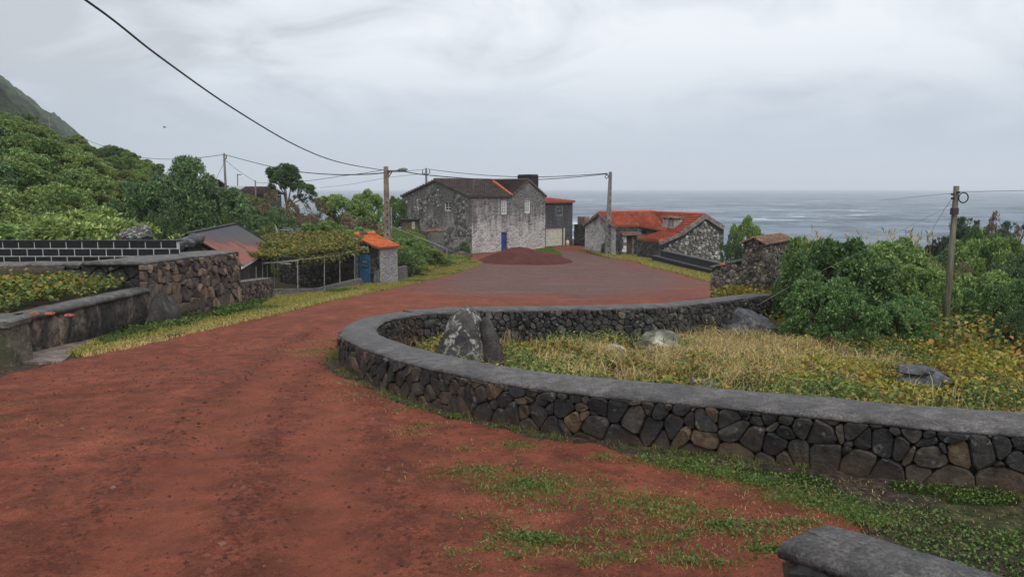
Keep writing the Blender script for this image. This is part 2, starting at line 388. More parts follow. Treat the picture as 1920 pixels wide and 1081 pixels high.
dk = m.mix(1.0, dk, m.ramp(n3, (.38, .5), (.62, 1.5)), 'MULTIPLY'); dk = m.mix(1.0, dk, m.ramp(m.noise(7, 9, .8), (.38, .55), (.62, 1.5)), 'MULTIPLY'); dk = m.mix(m.ramp(m.noise(.22, 7, .65, (.5, 1.6, 1), .5), (.5, 0.0), (.66, .6)), dk, (.17, .065, .05))
dm = m.math('ADD', m.attr('dark'), m.math('MULTIPLY', m.math('SUBTRACT', m.noise(.3, 8, .68, (.6, 1.3, 1)), .5), 2.4))
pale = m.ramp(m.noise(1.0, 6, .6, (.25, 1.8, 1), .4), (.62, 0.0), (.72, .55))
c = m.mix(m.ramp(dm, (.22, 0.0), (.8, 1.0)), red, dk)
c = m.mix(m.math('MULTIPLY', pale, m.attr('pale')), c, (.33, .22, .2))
m.col(c).rough(m.ramp(n2, (.3, .7), (.7, .95)), .15)
m.bump(n2, .5, .05).bump(n3, .8, .012).bump(m.noise(22, 6, .7), .7, .03); M['road'] = m.m
def road_mesh():
    xs = ramp_axis([(-10, -3, .1), (-3, 3, .05), (3, 7, .1), (7, 14, .3)]); ys = ramp_axis([(-3, 1.5, .5), (1.5, 6, .04), (6, 9, .06), (9, 18, .1), (18, 36, .2), (36, 76, .4)])
    def zf(X, Y):
        d = road_in(X, Y); r, t = road_relief(X, Y); k = sstep(40, 14, Y)*.8 + .2
        zf.t = t; return base_z(X, Y) + .012 + r*k - .10*sstep(.16, -.06, d)
    me = grid('dirt_road', xs, ys, zf, M['road'], lambda X, Y: road_in(X, Y) > -.12)
    co_ = np.zeros(len(me.vertices)*3, np.float32); me.vertices.foreach_get('co', co_); P = co_.reshape(-1, 3)
    x, y = P[:, 0].astype(float), P[:, 1].astype(float)
    _, t = road_relief(x, y)
    # dark damp scoria spread over the middle of the square
    SQ = np.array([hit(u, v)[:2] for u, v in [(905,486),(1000,470),(1060,468),(1130,478),(1215,500),(1335,532),(1260,548),(1100,556),(930,552),(820,545),(800,528),(870,508)]])
    dd = np.minimum(path_d(x, y, TR1), path_d(x, y, TR2)); dd2 = path_d(x, y, TR3); band = np.clip(np.exp(-((dd - .42 - .15*fbm(x, y, .7, 2, 8))/.17)**2) + 1.2*np.exp(-(dd2/.10)**2), 0, 1)*sstep(24, 8, y)
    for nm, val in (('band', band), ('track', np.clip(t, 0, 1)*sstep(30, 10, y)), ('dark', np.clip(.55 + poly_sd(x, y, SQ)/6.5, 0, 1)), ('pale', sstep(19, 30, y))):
        a = me.attributes.new(nm, 'FLOAT', 'POINT'); a.data.foreach_set('value', np.ascontiguousarray(val, np.float32))
    return me
tag(link('dirt_road', road_mesh()), kind='structure')

# sea
m = NT('sea_water'); pn = m.noise(.04, 11, .78, (.75, 1.0, 1), .4); fo = m.noise(.05, 10, .66, (.5, .8, 1), .3)
fo2 = m.noise(.012, 4, .5)
c = m.ramp(pn, (.40, (.05, .075, .11)), (.5, (.125, .17, .225)), (.60, (.21, .27, .33)))
foam = m.math('MULTIPLY', m.ramp(fo, (.575, 0.0), (.615, 1.0)), m.ramp(fo2, (.42, .15), (.6, .8)))
m.col(m.mix(foam, c, (.75, .78, .8))).rough(m.ramp(foam, (0, .4), (1, .9)), .2)
m.bump(m.noise(.07, 8, .7, (.6, 1.2, 1)), .9, 2.5).bump(m.noise(.55, 6, .65, (.6, 1.3, 1)), .8, .5); M['sea'] = m.m
SEA = -9.0
def sea_mesh():
    r = np.concatenate([np.arange(75, 320, 1.3), np.geomspace(320, 9000, 130)]); th = np.radians(np.linspace(-62, 62, 340))
    RR, TT = np.meshgrid(r, th, indexing='ij'); X = RR*np.sin(TT); Y = RR*np.cos(TT)
    amp = sstep(900, 200, RR)
    Z = SEA + amp*(1.1*(fbm(X*.55, Y*1.3, .06, 4, 51) - .45) + .5*(fbm(X*.6, Y*1.3, .35, 3, 57) - .43)) + .8*(1 - amp)*0
    n = len(th); i, j = np.meshgrid(np.arange(n - 1), np.arange(len(r) - 1)); a = (j*n + i).ravel()
    return np_mesh('sea', np.c_[X.ravel(), Y.ravel(), Z.ravel()], np.c_[a, a + n, a + n + 1, a + 1], M['sea'], True)
tag(link('sea', sea_mesh()), kind='structure')

# green cliff ridge running away on the left, lost in the mist
m = NT('cliff_scrub'); v1 = m.voro(.22, 'F1', 'Distance'); n1 = m.noise(.03, 6); n2 = m.noise(.5, 7, .7)
c = m.ramp(n1, (.32, (.03, .055, .024)), (.5, (.05, .08, .034)), (.68, (.075, .10, .05)))
vb = m.voro(.16); c = m.mix(1.0, c, m.ramp(vb, (.0, 1.5), (.6, .45)), 'MULTIPLY'); c = m.mix(1.0, c, m.ramp(n2, (.3, .5), (.7, 1.6)), 'MULTIPLY'); c = m.mix(m.ramp(n1, (.64, 0.0), (.76, .4)), c, (.085, .08, .065))
m.col(c).rough(.95, .1).bump(v1, 1.0, 2.5).bump(n2, .8, 1.5); M['cliff'] = m.m
def mtn(X, Y):
    d = (-.485*Y - 4 + 22*(fbm(X, Y, .012, 3, 71) - .45)) - X
    z = np.where(d > 0, .84*d, d*.3)
    z = z + sstep(0, 40, d)*(26*(fbm(X, Y, .018, 4, 73) - .45) + 7*(fbm(X, Y, .12, 3, 79) - .45) + 5*np.abs(vnoise(X, Y, .22, 83) - .5) + 4*vnoise(X, Y, .3, 87))
    return -9.5 + np.clip(z, -3, 150 + 20*vnoise(X, Y, .02, 5))
tag(link('hill', grid('hill', np.arange(-760, -90, 2.2), np.arange(190, 1000, 3.6), mtn, M['cliff'], lambda X, Y: mtn(X, Y) > -11)), kind='structure')
def headland(X, Y):
    return -10 + 42*sstep(-1050, -1500, X + 120*fbm(X, Y, .004, 3, 5))*sstep(3000, 3300, Y)*(1 - sstep(3800, 4200, Y))*(.5 + fbm(X, Y, .003, 3, 91))
tag(link('distant_headland', grid('headland', np.arange(-2600, -700, 40.0), np.arange(2900, 4300, 60.0), headland, M['cliff'])), kind='structure')
# mist
hm = bpy.data.materials.new('haze_air'); hm.use_nodes = True; t = hm.node_tree; t.nodes.clear()
o_ = t.nodes.new('ShaderNodeOutputMaterial'); pv = t.nodes.new('ShaderNodeVolumePrincipled'); t.links.new(pv.outputs[0], o_.inputs['Volume'])
pv.inputs['Color'].default_value = (.93, .96, 1, 1); pv.inputs['Density'].default_value = HAZE = .00033; pv.inputs['Anisotropy'].default_value = 0.0
b = MB().box((0, 4480, 80), 16600, 9060, 190); ho = b.build('haze', hm); tag(ho, kind='stuff')
# ================================================================ stone walls
def voronoi(P, bx, wv=.5):
    P = np.asarray(P, float); ar = math.sqrt((bx[1] - bx[0])*(bx[3] - bx[2])/max(1, len(P))); Wt = np.random.default_rng(len(P)).uniform(0, wv, len(P))*ar*ar; s0, s1, h0, h1 = bx; cells = []
    order = np.argsort(P[:, 0]); xs = P[order, 0]
    for i in range(len(P)):
        lo = np.searchsorted(xs, P[i, 0] - 1.3); hi = np.searchsorted(xs, P[i, 0] + 1.3)
        c = order[lo:hi]; d = ((P[c] - P[i])**2).sum(1); c = c[np.argsort(d)][1:22]
        poly = [(s0, h0), (s1, h0), (s1, h1), (s0, h1)]
        for j in c:
            nx, ny = P[j] - P[i]; tt = .5 + (Wt[i] - Wt[j])/(2*(nx*nx + ny*ny) + 1e-9); mx, my = P[i] + (P[j] - P[i])*tt; Q = []
            for k in range(len(poly)):
                a = poly[k]; b = poly[(k + 1) % len(poly)]
                da = (a[0] - mx)*nx + (a[1] - my)*ny; db = (b[0] - mx)*nx + (b[1] - my)*ny
                if da <= 0: Q.append(a)
                if (da < 0) != (db < 0) and da != db:
                    q = da/(da - db); Q.append((a[0] + (b[0] - a[0])*q, a[1] + (b[1] - a[1])*q))
            poly = Q
            if len(poly) < 3: poly = []; break
        cells.append(poly)
    return cells
def rubble_pts(s0, s1, h0, rows, jit=.42, merge=.0, wj=.5, wedge=.12):
    """rows: list of (row height, stone width) from the bottom up"""
    pts = []; h = h0
    for rh, sw in rows:
        s = s0 + R.uniform(0, sw)
        while s < s1:
            pts.append((s + R.uniform(-jit, jit)*sw*.5, h + rh/2 + R.uniform(-jit, jit)*rh*.8)); s += sw*R.uniform(1 - wj, 1 + wj)
        h += rh
    pts = [p for p in pts if R.random() > merge]
    for _ in range(int(len(pts)*wedge)): q = R.choice(pts); a = R.uniform(0, 6.28); pts.append((q[0] + math.cos(a)*rows[0][1]*.42, q[1] + math.sin(a)*rows[0][0]*.42))
    return pts
def stone_geo(poly, gap, proud, F, chamfer=True, rnd=1.0):
    """poly in wall coordinates (s, h); F(s, h, o) gives the point in the world, o out of the wall"""
    n = len(poly); cx = sum(p[0] for p in poly)/n; cy = sum(p[1] for p in poly)/n
    if chamfer:
        Q = []
        for k in range(n):
            a, b = poly[k], poly[(k + 1) % n]; l = math.hypot(b[0] - a[0], b[1] - a[1])
            if l < .012: continue
            q = min(.24, .016/l + .09)
            Q += [(a[0] + (b[0] - a[0])*q, a[1] + (b[1] - a[1])*q), (b[0] + (a[0] - b[0])*q, b[1] + (a[1] - b[1])*q)]
        poly = Q; n = len(poly)
    if n < 3: return None
    ra = sum(math.hypot(p[0] - cx, p[1] - cy) for p in poly)/n
    if ra < gap*1.3: return None
    def sc_(k): return [(cx + (p[0] - cx)*k, cy + (p[1] - cy)*k) for p in poly]
    k1 = max(.5, 1 - gap/ra); k2 = k1*R.uniform(.84, .93)
    V = []; pls = [(R.uniform(-.42, .42)*proud/ra, R.uniform(-.42, .42)*proud/ra, R.uniform(-.25, .3)) for _ in range(R.choice((1, 2, 2, 3)))]
    dep = lambda x, y: max(.45*proud, min(proud*(1 + b) + ax*(x - cx)*1.6 + ay*(y - cy)*1.6 for ax, ay, b in pls))
    for p in sc_(k1*.99): V.append(F(p[0], p[1], -.05))
    for p in sc_(k1): V.append(F(p[0], p[1], dep(p[0], p[1])*R.uniform(.5, .72)))
    for p in sc_(k2): 
        q_ = (p[0] + R.uniform(-.05, .05)*ra, p[1] + R.uniform(-.05, .05)*ra); V.append(F(q_[0], q_[1], dep(*q_)*R.uniform(.94, 1.05)))
    Fc = []
    for r in (0, 1):
        for k in range(n): k2_ = (k + 1) % n; Fc.append((r*n + k, r*n + k2_, (r + 1)*n + k2_, (r + 1)*n + k))
    q_ = (cx + R.uniform(-.45, .45)*ra, cy + R.uniform(-.45, .45)*ra); V.append(F(q_[0], q_[1], dep(*q_)*R.uniform(1.0, 1.12)))
    for k in range(n): Fc.append((2*n + k, 2*n + (k + 1) % n, 3*n))
    return V, Fc
def lay_stones(parent, polys, gap, proud, F, mat, mat_stuff, limit=300, chamfer=True, flip=False, name='stone'):
    geo = []
    for p in polys:
        if len(p) < 3: continue
        pr = proud(p) if callable(proud) else proud
        g_ = stone_geo(p, gap, pr, F, chamfer)
        if g_:
            V = np.array([tuple(q) for q in g_[0]]); c = V.mean(0)
            a = np.ptp(V, axis=0).max()/max(1.0, np.hypot(c[0], c[1])); geo.append((a, V, g_[1], c))
    geo.sort(key=lambda t: -t[0]); wl = np.array(world_loc(parent))
    rest = MB()
    for k, (a, V, Fc, c) in enumerate(geo):
        if flip: Fc = [tuple(reversed(f)) for f in Fc]
        if k < limit:
            me = bpy.data.meshes.new(name); me.from_pydata((V - c).tolist(), [], Fc); me.materials.append(mat)
            me.update()
            link(name, me, parent, tuple(c - wl))
        else: rest.add(V.tolist(), Fc)
    if rest.v:
        o = rest.build('small_stones', mat_stuff, parent); tag(o, kind='stuff')
    return len(geo)
class Path2:
    """wall face along a ground path; nrm points out of the face; base height zf(s)"""
    def __init__(s, P, N_, zf):
        s.P = P; s.N = N_; s.z = zf; s.d = np.r_[0, np.cumsum(np.hypot(*np.diff(P, axis=0).T))]; s.len = s.d[-1]
    def F(s, a, h, o):
        x = np.interp(a, s.d, s.P[:, 0]); y = np.interp(a, s.d, s.P[:, 1]); nx = np.interp(a, s.d, s.N[:, 0]); ny = np.interp(a, s.d, s.N[:, 1])
        return Vector((x + nx*o, y + ny*o, s.z(x, y) + h))
def sweep(P, N_, prof, zf, jit=0.0):
    """prof: closed list of (offset along normal, height)"""
    mb = MB(); n = len(prof); V = []
    for k in range(len(P)):
        z = zf(P[k][0], P[k][1])
        for (o, h) in prof:
            j = jit*(mnoise.noise(Vector((P[k][0]*3, P[k][1]*3, o*9 + h*17))))
            V.append((P[k][0] + N_[k][0]*(o + j), P[k][1] + N_[k][1]*(o + j), z + h + j*.5))
    Fc = [(k*n + a, k*n + (a + 1) % n, (k + 1)*n + (a + 1) % n, (k + 1)*n + a) for k in range(len(P) - 1) for a in range(n)]
    Fc += [tuple(reversed(range(n))), tuple((len(P) - 1)*n + a for a in range(n))]
    return mb.add(V, Fc)
def rough_coping(P, N_, prof, zf):
    mb = MB(); n = len(prof); V = []
    for k in range(len(P)):
        z = zf(P[k][0], P[k][1])
        for i, (o, h) in enumerate(prof):
            q = Vector((P[k][0], P[k][1], h*4 + o*2)); e_ = 1.0 if i in (0, 1, 2, n - 1, n - 2, n - 3) else .25
            j = e_*(.024*mnoise.noise(q*2.3) + .016*mnoise.noise(q*7) + .010*mnoise.noise(q*19)); w_ = .010*mnoise.noise(q*1.7 + Vector((9, 0, 0))) + .005*mnoise.noise(q*9)
            V.append((P[k][0] + N_[k][0]*(o + j), P[k][1] + N_[k][1]*(o + j), z + h + w_ + .3*j))
    Fc = [(k*n + a, k*n + (a + 1) % n, (k + 1)*n + (a + 1) % n, (k + 1)*n + a) for k in range(len(P) - 1) for a in range(n)]
    return mb.add(V, Fc + [tuple(reversed(range(n))), tuple((len(P) - 1)*n + a for a in range(n))])
rz = lambda x, y: -.085*y
# ---- the curved parapet in front
cw = thing('curved_stone_wall', (float(CENT[60][0]), float(CENT[60][1]), -.6), 'low curved wall of black basalt with smooth grey concrete top, bending round the roadside garden', 'wall')
pf = Path2(OUTER, ON, rz)
sweep(OUTER, ON, [(-.045, -.5), (-.045, .36), (-WT + .045, .36), (-WT + .045, -.9)], rz).build('core', M['mortar'], cw)
capp = [(.012, WH - .04), (.02, WH - .018), (.004, WH + .002), (-.10, WH + .012), (-.26, WH + .016), (-.42, WH + .012), (-WT + .0, WH + .002), (-WT - .02, WH - .02), (-WT - .015, WH - .045)]
OC = smooth_path(OUTER, .05) if False else np.c_[np.interp(np.arange(0, pf.len, .045), pf.d, OUTER[:, 0]), np.interp(np.arange(0, pf.len, .045), pf.d, OUTER[:, 1])]; OCN = normals(OC)
rough_coping(OC, OCN, capp, rz).build('coping', M['cap'], cw, smooth=True)
polys = voronoi(rubble_pts(1.8, pf.len, -.04, [(.165, .25), (.125, .2), (.085, .15), (.06, .11)], .8, .06, .6), (1.8, pf.len, -.08, WH - .03), .8)
lay_stones(cw, polys, .004, lambda p: .024 + .022*R.random(), pf.F, M['basalt'], M['basalt_stuff'], 215)
# inner face of the bend
i0 = int(np.argmin(np.hypot(*(OUTER - np.array([-2.0, 9.5])).T)))
IP = (OUTER - ON*WT)[i0:]; pi_ = Path2(IP, -ON[i0:], rz)
polys = voronoi(rubble_pts(0, pi_.len, -.3, [(.14, .18)]*2 + [(.11, .15)]*4, .6), (0, pi_.len, -.34, WH - .06))
lay_stones(cw, polys, .006, .04, pi_.F, M['basalt'], M['basalt_stuff'], 84, flip=True)
# ---- far retaining wall
fwz = lambda x, y: -.085*y if y < 40 else -3.4
fw = thing('retaining_wall', (float(CENT[-30][0]), float(CENT[-30][1]), -1.8), 'long retaining wall of dark rubble stone between the square and the overgrown garden', 'wall')
FIN = FARO - FN*WT; pr_ = Path2(FIN, -FN, fwz)
sweep(FARO, FN, [(-.02, -.4), (-.02, .38), (-WT + .05, .38), (-WT + .05, -1.6)], fwz).build('core', M['mortar'], fw)
rough_coping(FARO, FN, [(o, h + .03) for o, h in capp], fwz).build('coping', M['cap'], fw, smooth=True)
polys = voronoi(rubble_pts(0, pr_.len, -.75, [(.19, .24), (.17, .21), (.16, .19), (.15, .19), (.13, .18), (.12, .16), (.1, .14), (.09, .13)], .6), (0, pr_.len, -.8, WH - .03))
lay_stones(fw, polys, .007, lambda p: .035 + .04*R.random(), pr_.F, M['dark_stone'], M['dark_stone_stuff'], 300, flip=True)

# ---- parapet at the lower right corner, close to the camera
A = hit(1462, 1012, .40); A2 = hit(1556, 981, .40)
dir_ = (hit(1920, 1074, .40) - A2).normalized(); dir_.z = 0; dir_.normalize()
B2 = A2 + dir_*2.6
nl = Vector((-dir_.y, dir_.x, 0)); wd = abs((A - A2).dot(nl))
fgw = thing('parapet_wall', (A2.x, A2.y, -.28), 'short thick parapet with rough grey concrete top, close up at the lower right corner', 'wall')
Pc = np.array([[A2.x + dir_.x*t, A2.y + dir_.y*t] for t in np.linspace(-.0, 2.6, 34)]); Nn = np.tile([[-nl.x, -nl.y]], (34, 1))
ztop = A2.z
# rounded plan at the free end
prof = [(-.03, ztop - .07), (-.025, ztop - .02), (.0, ztop), (.16, ztop + .012), (wd - .16, ztop + .008), (wd - .02, ztop - .006), (wd + .01, ztop - .035), (wd + .0, ztop - .075)]
mb = MB(); V = []; n = len(prof)
for k in range(len(Pc)):
    t = k/33*2.6; sh = max(0, 1 - t/.09)
    for (o, h) in prof:
        j = .007*mnoise.noise(Vector((t*7, o*9, h*9))) + .006*mnoise.noise(Vector((t*25, o*25, h*9)))
        oo = wd/2 + (o - wd/2)*(1 - .07*sh*sh)
        back = -.10*(oo/wd) + .02*mnoise.noise(Vector((oo*9, 3, h*5)))*sh
        p = A2 + dir_*(t + back*sh) - nl*(oo + j); V.append((p.x, p.y, h + j - .004*sh))
Fc = [(k*n + a, k*n + (a + 1) % n, (k + 1)*n + (a + 1) % n, (k + 1)*n + a) for k in range(33) for a in range(n)] + [tuple(reversed(range(n)))]
mb.add(V, [tuple(reversed(f)) for f in Fc]).build('coping', M['cap'], fgw, smooth=True)
ez = MB().box(A2 + dir_*1.35 - nl*(wd/2) + Vector((0, 0, -.36 - ztop + .1)), 2.5, wd - .14, .55, dir_); ez.build('core', M['mortar'], fgw)
fl = Path2(np.array([[(A2 + dir_*t - nl*(wd - .05)).x, (A2 + dir_*t - nl*(wd - .05)).y] for t in np.linspace(-.04, 2.6, 30)]), np.tile([[-nl.x, -nl.y]], (30, 1)), lambda x, y: -.3)
polys = voronoi(rubble_pts(0, 2.9, -.02, [(.2, .34), (.2, .36)], .5), (0, 2.9, -.1, ztop + .3 - .06))
lay_stones(fgw, polys, .012, lambda p: .05 + .03*R.random(), fl.F, M['basalt'], M['basalt_stuff'], 40, flip=True)
en = Path2(np.array([[(A2 + dir_*.03 - nl*t - dir_*(.09*t/wd)).x, (A2 + dir_*.03 - nl*t - dir_*(.09*t/wd)).y] for t in np.linspace(.02, wd - .02, 8)]), np.tile([[-dir_.x, -dir_.y]], (8, 1)), lambda x, y: -.3)
polys = voronoi(rubble_pts(0, wd, -.02, [(.17, .26), (.18, .3)], .4), (0, wd - .05, -.1, ztop + .3 - .06))
lay_stones(fgw, polys, .012, .05, en.F, M['basalt'], M['basalt_stuff'], 12, flip=False)

# ================================================================ walls on the left
# tall end block of stonework
hx = -8.12
hw = thing('tall_stone_wall', (hx - .6, 19.2, -1.7), 'tall brown rubble stone wall with flat grey top beside the grass verge', 'wall')
zt = lambda y: .03 - .037*(y - 17) - .02*(y > 19.5)
MB().add([(hx + .0 - .04, 16.72, -2.2), (hx - .04, 21.98, -2.6), (hx - 1.35, 22.1, -2.6), (hx - 1.35, 16.72, -2.2),
          (hx - .04, 16.72, zt(16.35) - .07), (hx - .04, 21.98, zt(22) - .07), (hx - 1.35, 22.1, zt(22) - .07), (hx - 1.35, 16.72, zt(16.35) - .07)],
         [(0, 1, 2, 3), (7, 6, 5, 4), (0, 4, 5, 1), (1, 5, 6, 2), (2, 6, 7, 3), (3, 7, 4, 0)]).build('core', M['mortar'], hw)
ys_ = np.linspace(16.3, 22.05, 40)
sweep(np.c_[np.full(40, hx), ys_], np.tile([[1, 0]], (40, 1)), [(.03, -.07), (.035, -.02), (-.05, .0), (-.7, .02), (-1.3, .0), (-1.36, -.07)], lambda x, y: zt(y), .03).build('coping', M['cap_lt'], hw, smooth=True)
ph = Path2(np.c_[np.full(2, hx), [16.25, 22.0]], np.tile([[1, 0]], (2, 1)), lambda x, y: zt(y))
polys = voronoi(rubble_pts(0, 5.75, -1.78, [(.36, .5), (.3, .4), (.3, .38), (.26, .33), (.22, .28), (.16, .22), (.12, .18)], .5, .03), (0, 5.75, -1.85, -.06))
lay_stones(hw, polys, .009, lambda p: .04 + .06*R.random(), ph.F, M['brown_stone'], M['brown_stone_stuff'], 200)
pe = Path2(np.array([[hx - .02, 22.02], [hx - 1.3, 22.1]]), np.array([[0, 1.], [0, 1.]]), lambda x, y: -.16)
# low fore wall with the large boulder
def rock(mbr, c, r, seed, sub=2, rough=.28, flat=1.0, facets=5):
    """an angular boulder: icosphere-like grid pushed by noise and cut by random planes"""
    rr = random.Random(seed); pl = []
    for _ in range(facets):
        d = Vector((rr.uniform(-1, 1), rr.uniform(-1, 1), rr.uniform(-.4, 1))).normalized(); pl.append((d, rr.uniform(.62, .9)))
    nu, nv = 14*sub//2, 9*sub//2; V = []
    for i in range(nv + 1):
        th = math.pi*i/nv
        for j in range(nu):
            ph_ = 2*math.pi*j/nu; d = Vector((math.sin(th)*math.cos(ph_), math.sin(th)*math.sin(ph_), math.cos(th)))
            k = 1 + rough*mnoise.noise(d*1.6 + Vector((seed, 0, 0))) + rough*.45*mnoise.noise(d*4 + Vector((0, seed, 0)))
            for pd, pk in pl:
                q = d.dot(pd)
                if q > 0 and k*q > pk: k = pk/q
            V.append((c[0] + d.x*k*r[0], c[1] + d.y*k*r[1], c[2] + d.z*k*r[2]))
    Fc = [(i*nu + j, (i + 1)*nu + j, (i + 1)*nu + (j + 1) % nu, i*nu + (j + 1) % nu) for i in range(nv) for j in range(nu)]
    return mbr.add(V, Fc)
def rock_mat(name, c, lich, lc=(.40, .42, .36), sc_=2.0, th=.55, moss=0, zr=None):
    m = NT(name); n1 = m.noise(4, 7, .62)
    cc = m.mix(1.0, m.ramp(n1, (.36, tuple(q*.55 for q in c)), (.64, tuple(q*1.5 for q in c))), m.ramp(m.noise(22, 8, .75), (.38, .6), (.62, 1.4)), 'MULTIPLY')
    if lich: cc = m.mix(m.math('MULTIPLY', m.ramp(m.noise(sc_*2.2, 9, .68, None, .4), (th, 0.0), (th + .035, 1.0)), m.ramp(m.noise(sc_*.6, 3), (.42, .1*lich), (.58, lich))), cc, lc)
    if zr: zz = m.xyz()[2]; cc = m.mix(m.math('MULTIPLY', m.ramp(m.noise(7, 9, .75, None, .6), (.53, 0.0), (.565, .85)), m.ramp(m.math('ADD', m.math('MULTIPLY', m.math('SUBTRACT', zz, zr[0]), 1/(zr[1] - zr[0])), m.math('MULTIPLY', m.noise(1.5, 4), .5)), (.55, 0.0), (1.0, 1.0))), cc, lc)
    if moss: cc = m.mix(m.math('MULTIPLY', m.ramp(m.noise(1.6, 6, .6), (.5, 0.0), (.6, 1.0)), moss), cc, (.05, .06, .018))
    m.col(cc).rough(.8, .3).bump(m.noise(3, 6), .9, .08).bump(m.noise(18, 8, .7), .8, .025); return m.m
M['rock'] = rock_mat('garden_boulder', (.05, .044, .045), .35, (.36, .38, .32), th=.57, zr=(-1.5, -.75))
M['rock_brown'] = rock_mat('brown_boulder', (.042, .037, .036), .15)
M['rock_white'] = rock_mat('lichen_boulder', (.05, .05, .045), 1.0, (.55, .55, .49), 2.5, .44, .6)
M['rock_grey'] = rock_mat('grey_boulder', (.075, .078, .085), .25, (.3, .31, .31))
pl = NT('stained_plaster'); a = pl.noise(2.1, 8, .66, (1, 1, .6), .9); bb = pl.noise(7, 7, .65); vv = pl.voro(4.5, 'DISTANCE_TO_EDGE')
c = pl.ramp(a, (.42, (.022, .021, .019)), (.52, (.05, .042, .036)), (.60, (.115, .086, .064)), (.70, (.26, .20, .15)))
c = pl.mix(1.0, c, pl.ramp(bb, (.38, .45), (.62, 1.5)), 'MULTIPLY'); c = pl.mix(pl.ramp(pl.noise(2.3, 8, .7), (.62, 0.0), (.7, .55)), c, (.055, .06, .022))
pl.col(c).rough(.85, .25).bump(a, .6, .08).bump(bb, .8, .03).bump(pl.ramp(vv, (0, 0.0), (.12, 1.0)), .5, .03); M['plaster'] = pl.m
low = thing('low_planter_wall', (-7.9, 13.8, -1.1), 'low stained plaster wall with flat top in front of the vine bed, left of the road', 'wall')
LP = np.array([(-8.05 + .30*f**1.3, 16.4 - 4.85*f) for f in np.linspace(0, 1, 50)] + [(-7.78, 11.50)] + [(-7.83 - .1*k, 11.48) for k in range(30)]); LN = normals(LP)
lz = lambda x, y: -.52 + (16.3 - max(y, 11.5))*.038
sweep(LP, LN, [(0, -.09), (.012, -.55), (.03, -1.0), (-.4, -1.0), (-.4, -.09)], lz, .05).build('wall_body', M['plaster'], low, smooth=True)
sweep(LP, LN, [(.035, -.10), (.04, -.04), (.0, .0), (-.2, .02), (-.42, .0), (-.45, -.05), (-.44, -.10)], lz, .025).build('coping', M['cap_lt'], low, smooth=True)
bt = thing('boulder', (-8.0, 16.75, -1.45), 'rounded dark boulder built into the foot of the tall wall', 'boulder')
rock(MB(), (-8.02, 16.85, -1.18), (.34, .75, .5), 5, 3, .16).build('rock_body', M['rock_brown'], bt, smooth=True)
# upper wall behind the vine bed
uw = thing('planter_back_wall', (-10.9, 16.6, -1.2), 'mossy stone wall behind the vine bed running left from the tall wall', 'wall')
UP = np.c_[np.linspace(-8.16, -15, 50), 16.55 - np.linspace(0, .9, 50)*np.linspace(.6, 1, 50)]; UN = normals(UP)
uz = lambda x, y: .02
sweep(UP, UN, [(-.04, -.06), (-.04, -1.8), (-.5, -1.8), (-.5, -.06)], uz).build('core', M['mortar'], uw)
sweep(UP, UN, [(.03, -.07), (.035, -.03), (-.02, .0), (-.3, .012), (-.52, .0), (-.55, -.06)], uz, .035).build('coping', M['cap_lt'], uw, smooth=True)
pu = Path2(UP, UN, uz)
polys = voronoi(rubble_pts(0, pu.len, -.95, [(.28, .42), (.26, .4), (.2, .36), (.14, .28)], .55), (0, pu.len, -1.1, -.05))
lay_stones(uw, polys, .016, lambda p: .05 + .05*R.random(), pu.F, M['dark_stone'], M['dark_stone_stuff'], 150)
# gate pillar at the picture's left edge
gp = thing('gate_pillar', (-8.1, 10.75, -.95), 'squat mossy plastered gate pillar at the left edge beside the paved pad', 'pillar')
pm = rock_mat('mossy_pillar', (.10, .085, .065), .6, (.30, .27, .2), 1.5, .56, .8)
gpz = at(12, 598, 10.7).z; gx0 = at(26, 640, 10.65).x
sweep(np.array([[gx0, 10.55], [gx0 - .02, 10.8], [gx0 - .02, 11.05]]), np.tile([[1, 0]], (3, 1)), [(0, -.1), (.01, -.35), (.03, -.85), (-1.4, -.85), (-1.4, -.1)], lambda x, y: gpz, .03).build('pillar_body', pm, gp)
sweep(np.array([[gx0, 10.52], [gx0 - .02, 10.8], [gx0 - .02, 11.07]]), np.tile([[1, 0]], (3, 1)), [(.03, -.1), (.035, -.03), (.0, 0), (-1.4, 0), (-1.42, -.1)], lambda x, y: gpz, .02).build('pillar_cap', M['cap_lt'], gp)
# red broken tile shards lying on the wall
M['terracotta'] = plain('terracotta', (.34, .10, .055), .75, .35, 20, .3)
for (u, v, y, lb) in ((128, 573, 11.45, 'largest broken red tile shard on top of the low plaster wall'), (62, 566, 11.6, 'small red tile shard left on the low wall'), (92, 569, 11.62, 'middle red tile shard on the low wall')):
    p = at(u, v, y); zz_ = lz(p.x, 11.5) + .03
    o = MB().add([(p.x - .06, p.y - .04, zz_), (p.x + .06, p.y - .05, zz_), (p.x + .07, p.y + .03, zz_), (p.x - .03, p.y + .06, zz_), (p.x - .05, p.y - .03, zz_ + .03), (p.x + .05, p.y - .04, zz_ + .04), (p.x + .06, p.y + .03, zz_ + .025), (p.x - .03, p.y + .05, zz_ + .03)],
                 [(3, 2, 1, 0), (4, 5, 6, 7), (0, 1, 5, 4), (1, 2, 6, 5), (2, 3, 7, 6), (3, 0, 4, 7)]).build('tile_shard', M['terracotta'], None, p)
    tag(o, lb, 'tile shard')
# paved pad by the gate
PADP = [hit(u, v)[:2] for u, v in [(32, 682), (75, 683), (118, 680), (150, 655), (178, 640), (208, 628), (196, 621)]] + [(-7.95, 14.0), (-7.75, 11.7)]
pdm = cap_mat('worn_paving', (.17, .13, .115))
X_ = [(p[0], p[1]) for p in PADP]
mb = MB(); mb.prism([(x, y, -.085*y - .1) for x, y in X_], (0, 0, .135)); o = mb.build('paved_pad', pdm); tag(o, kind='structure')

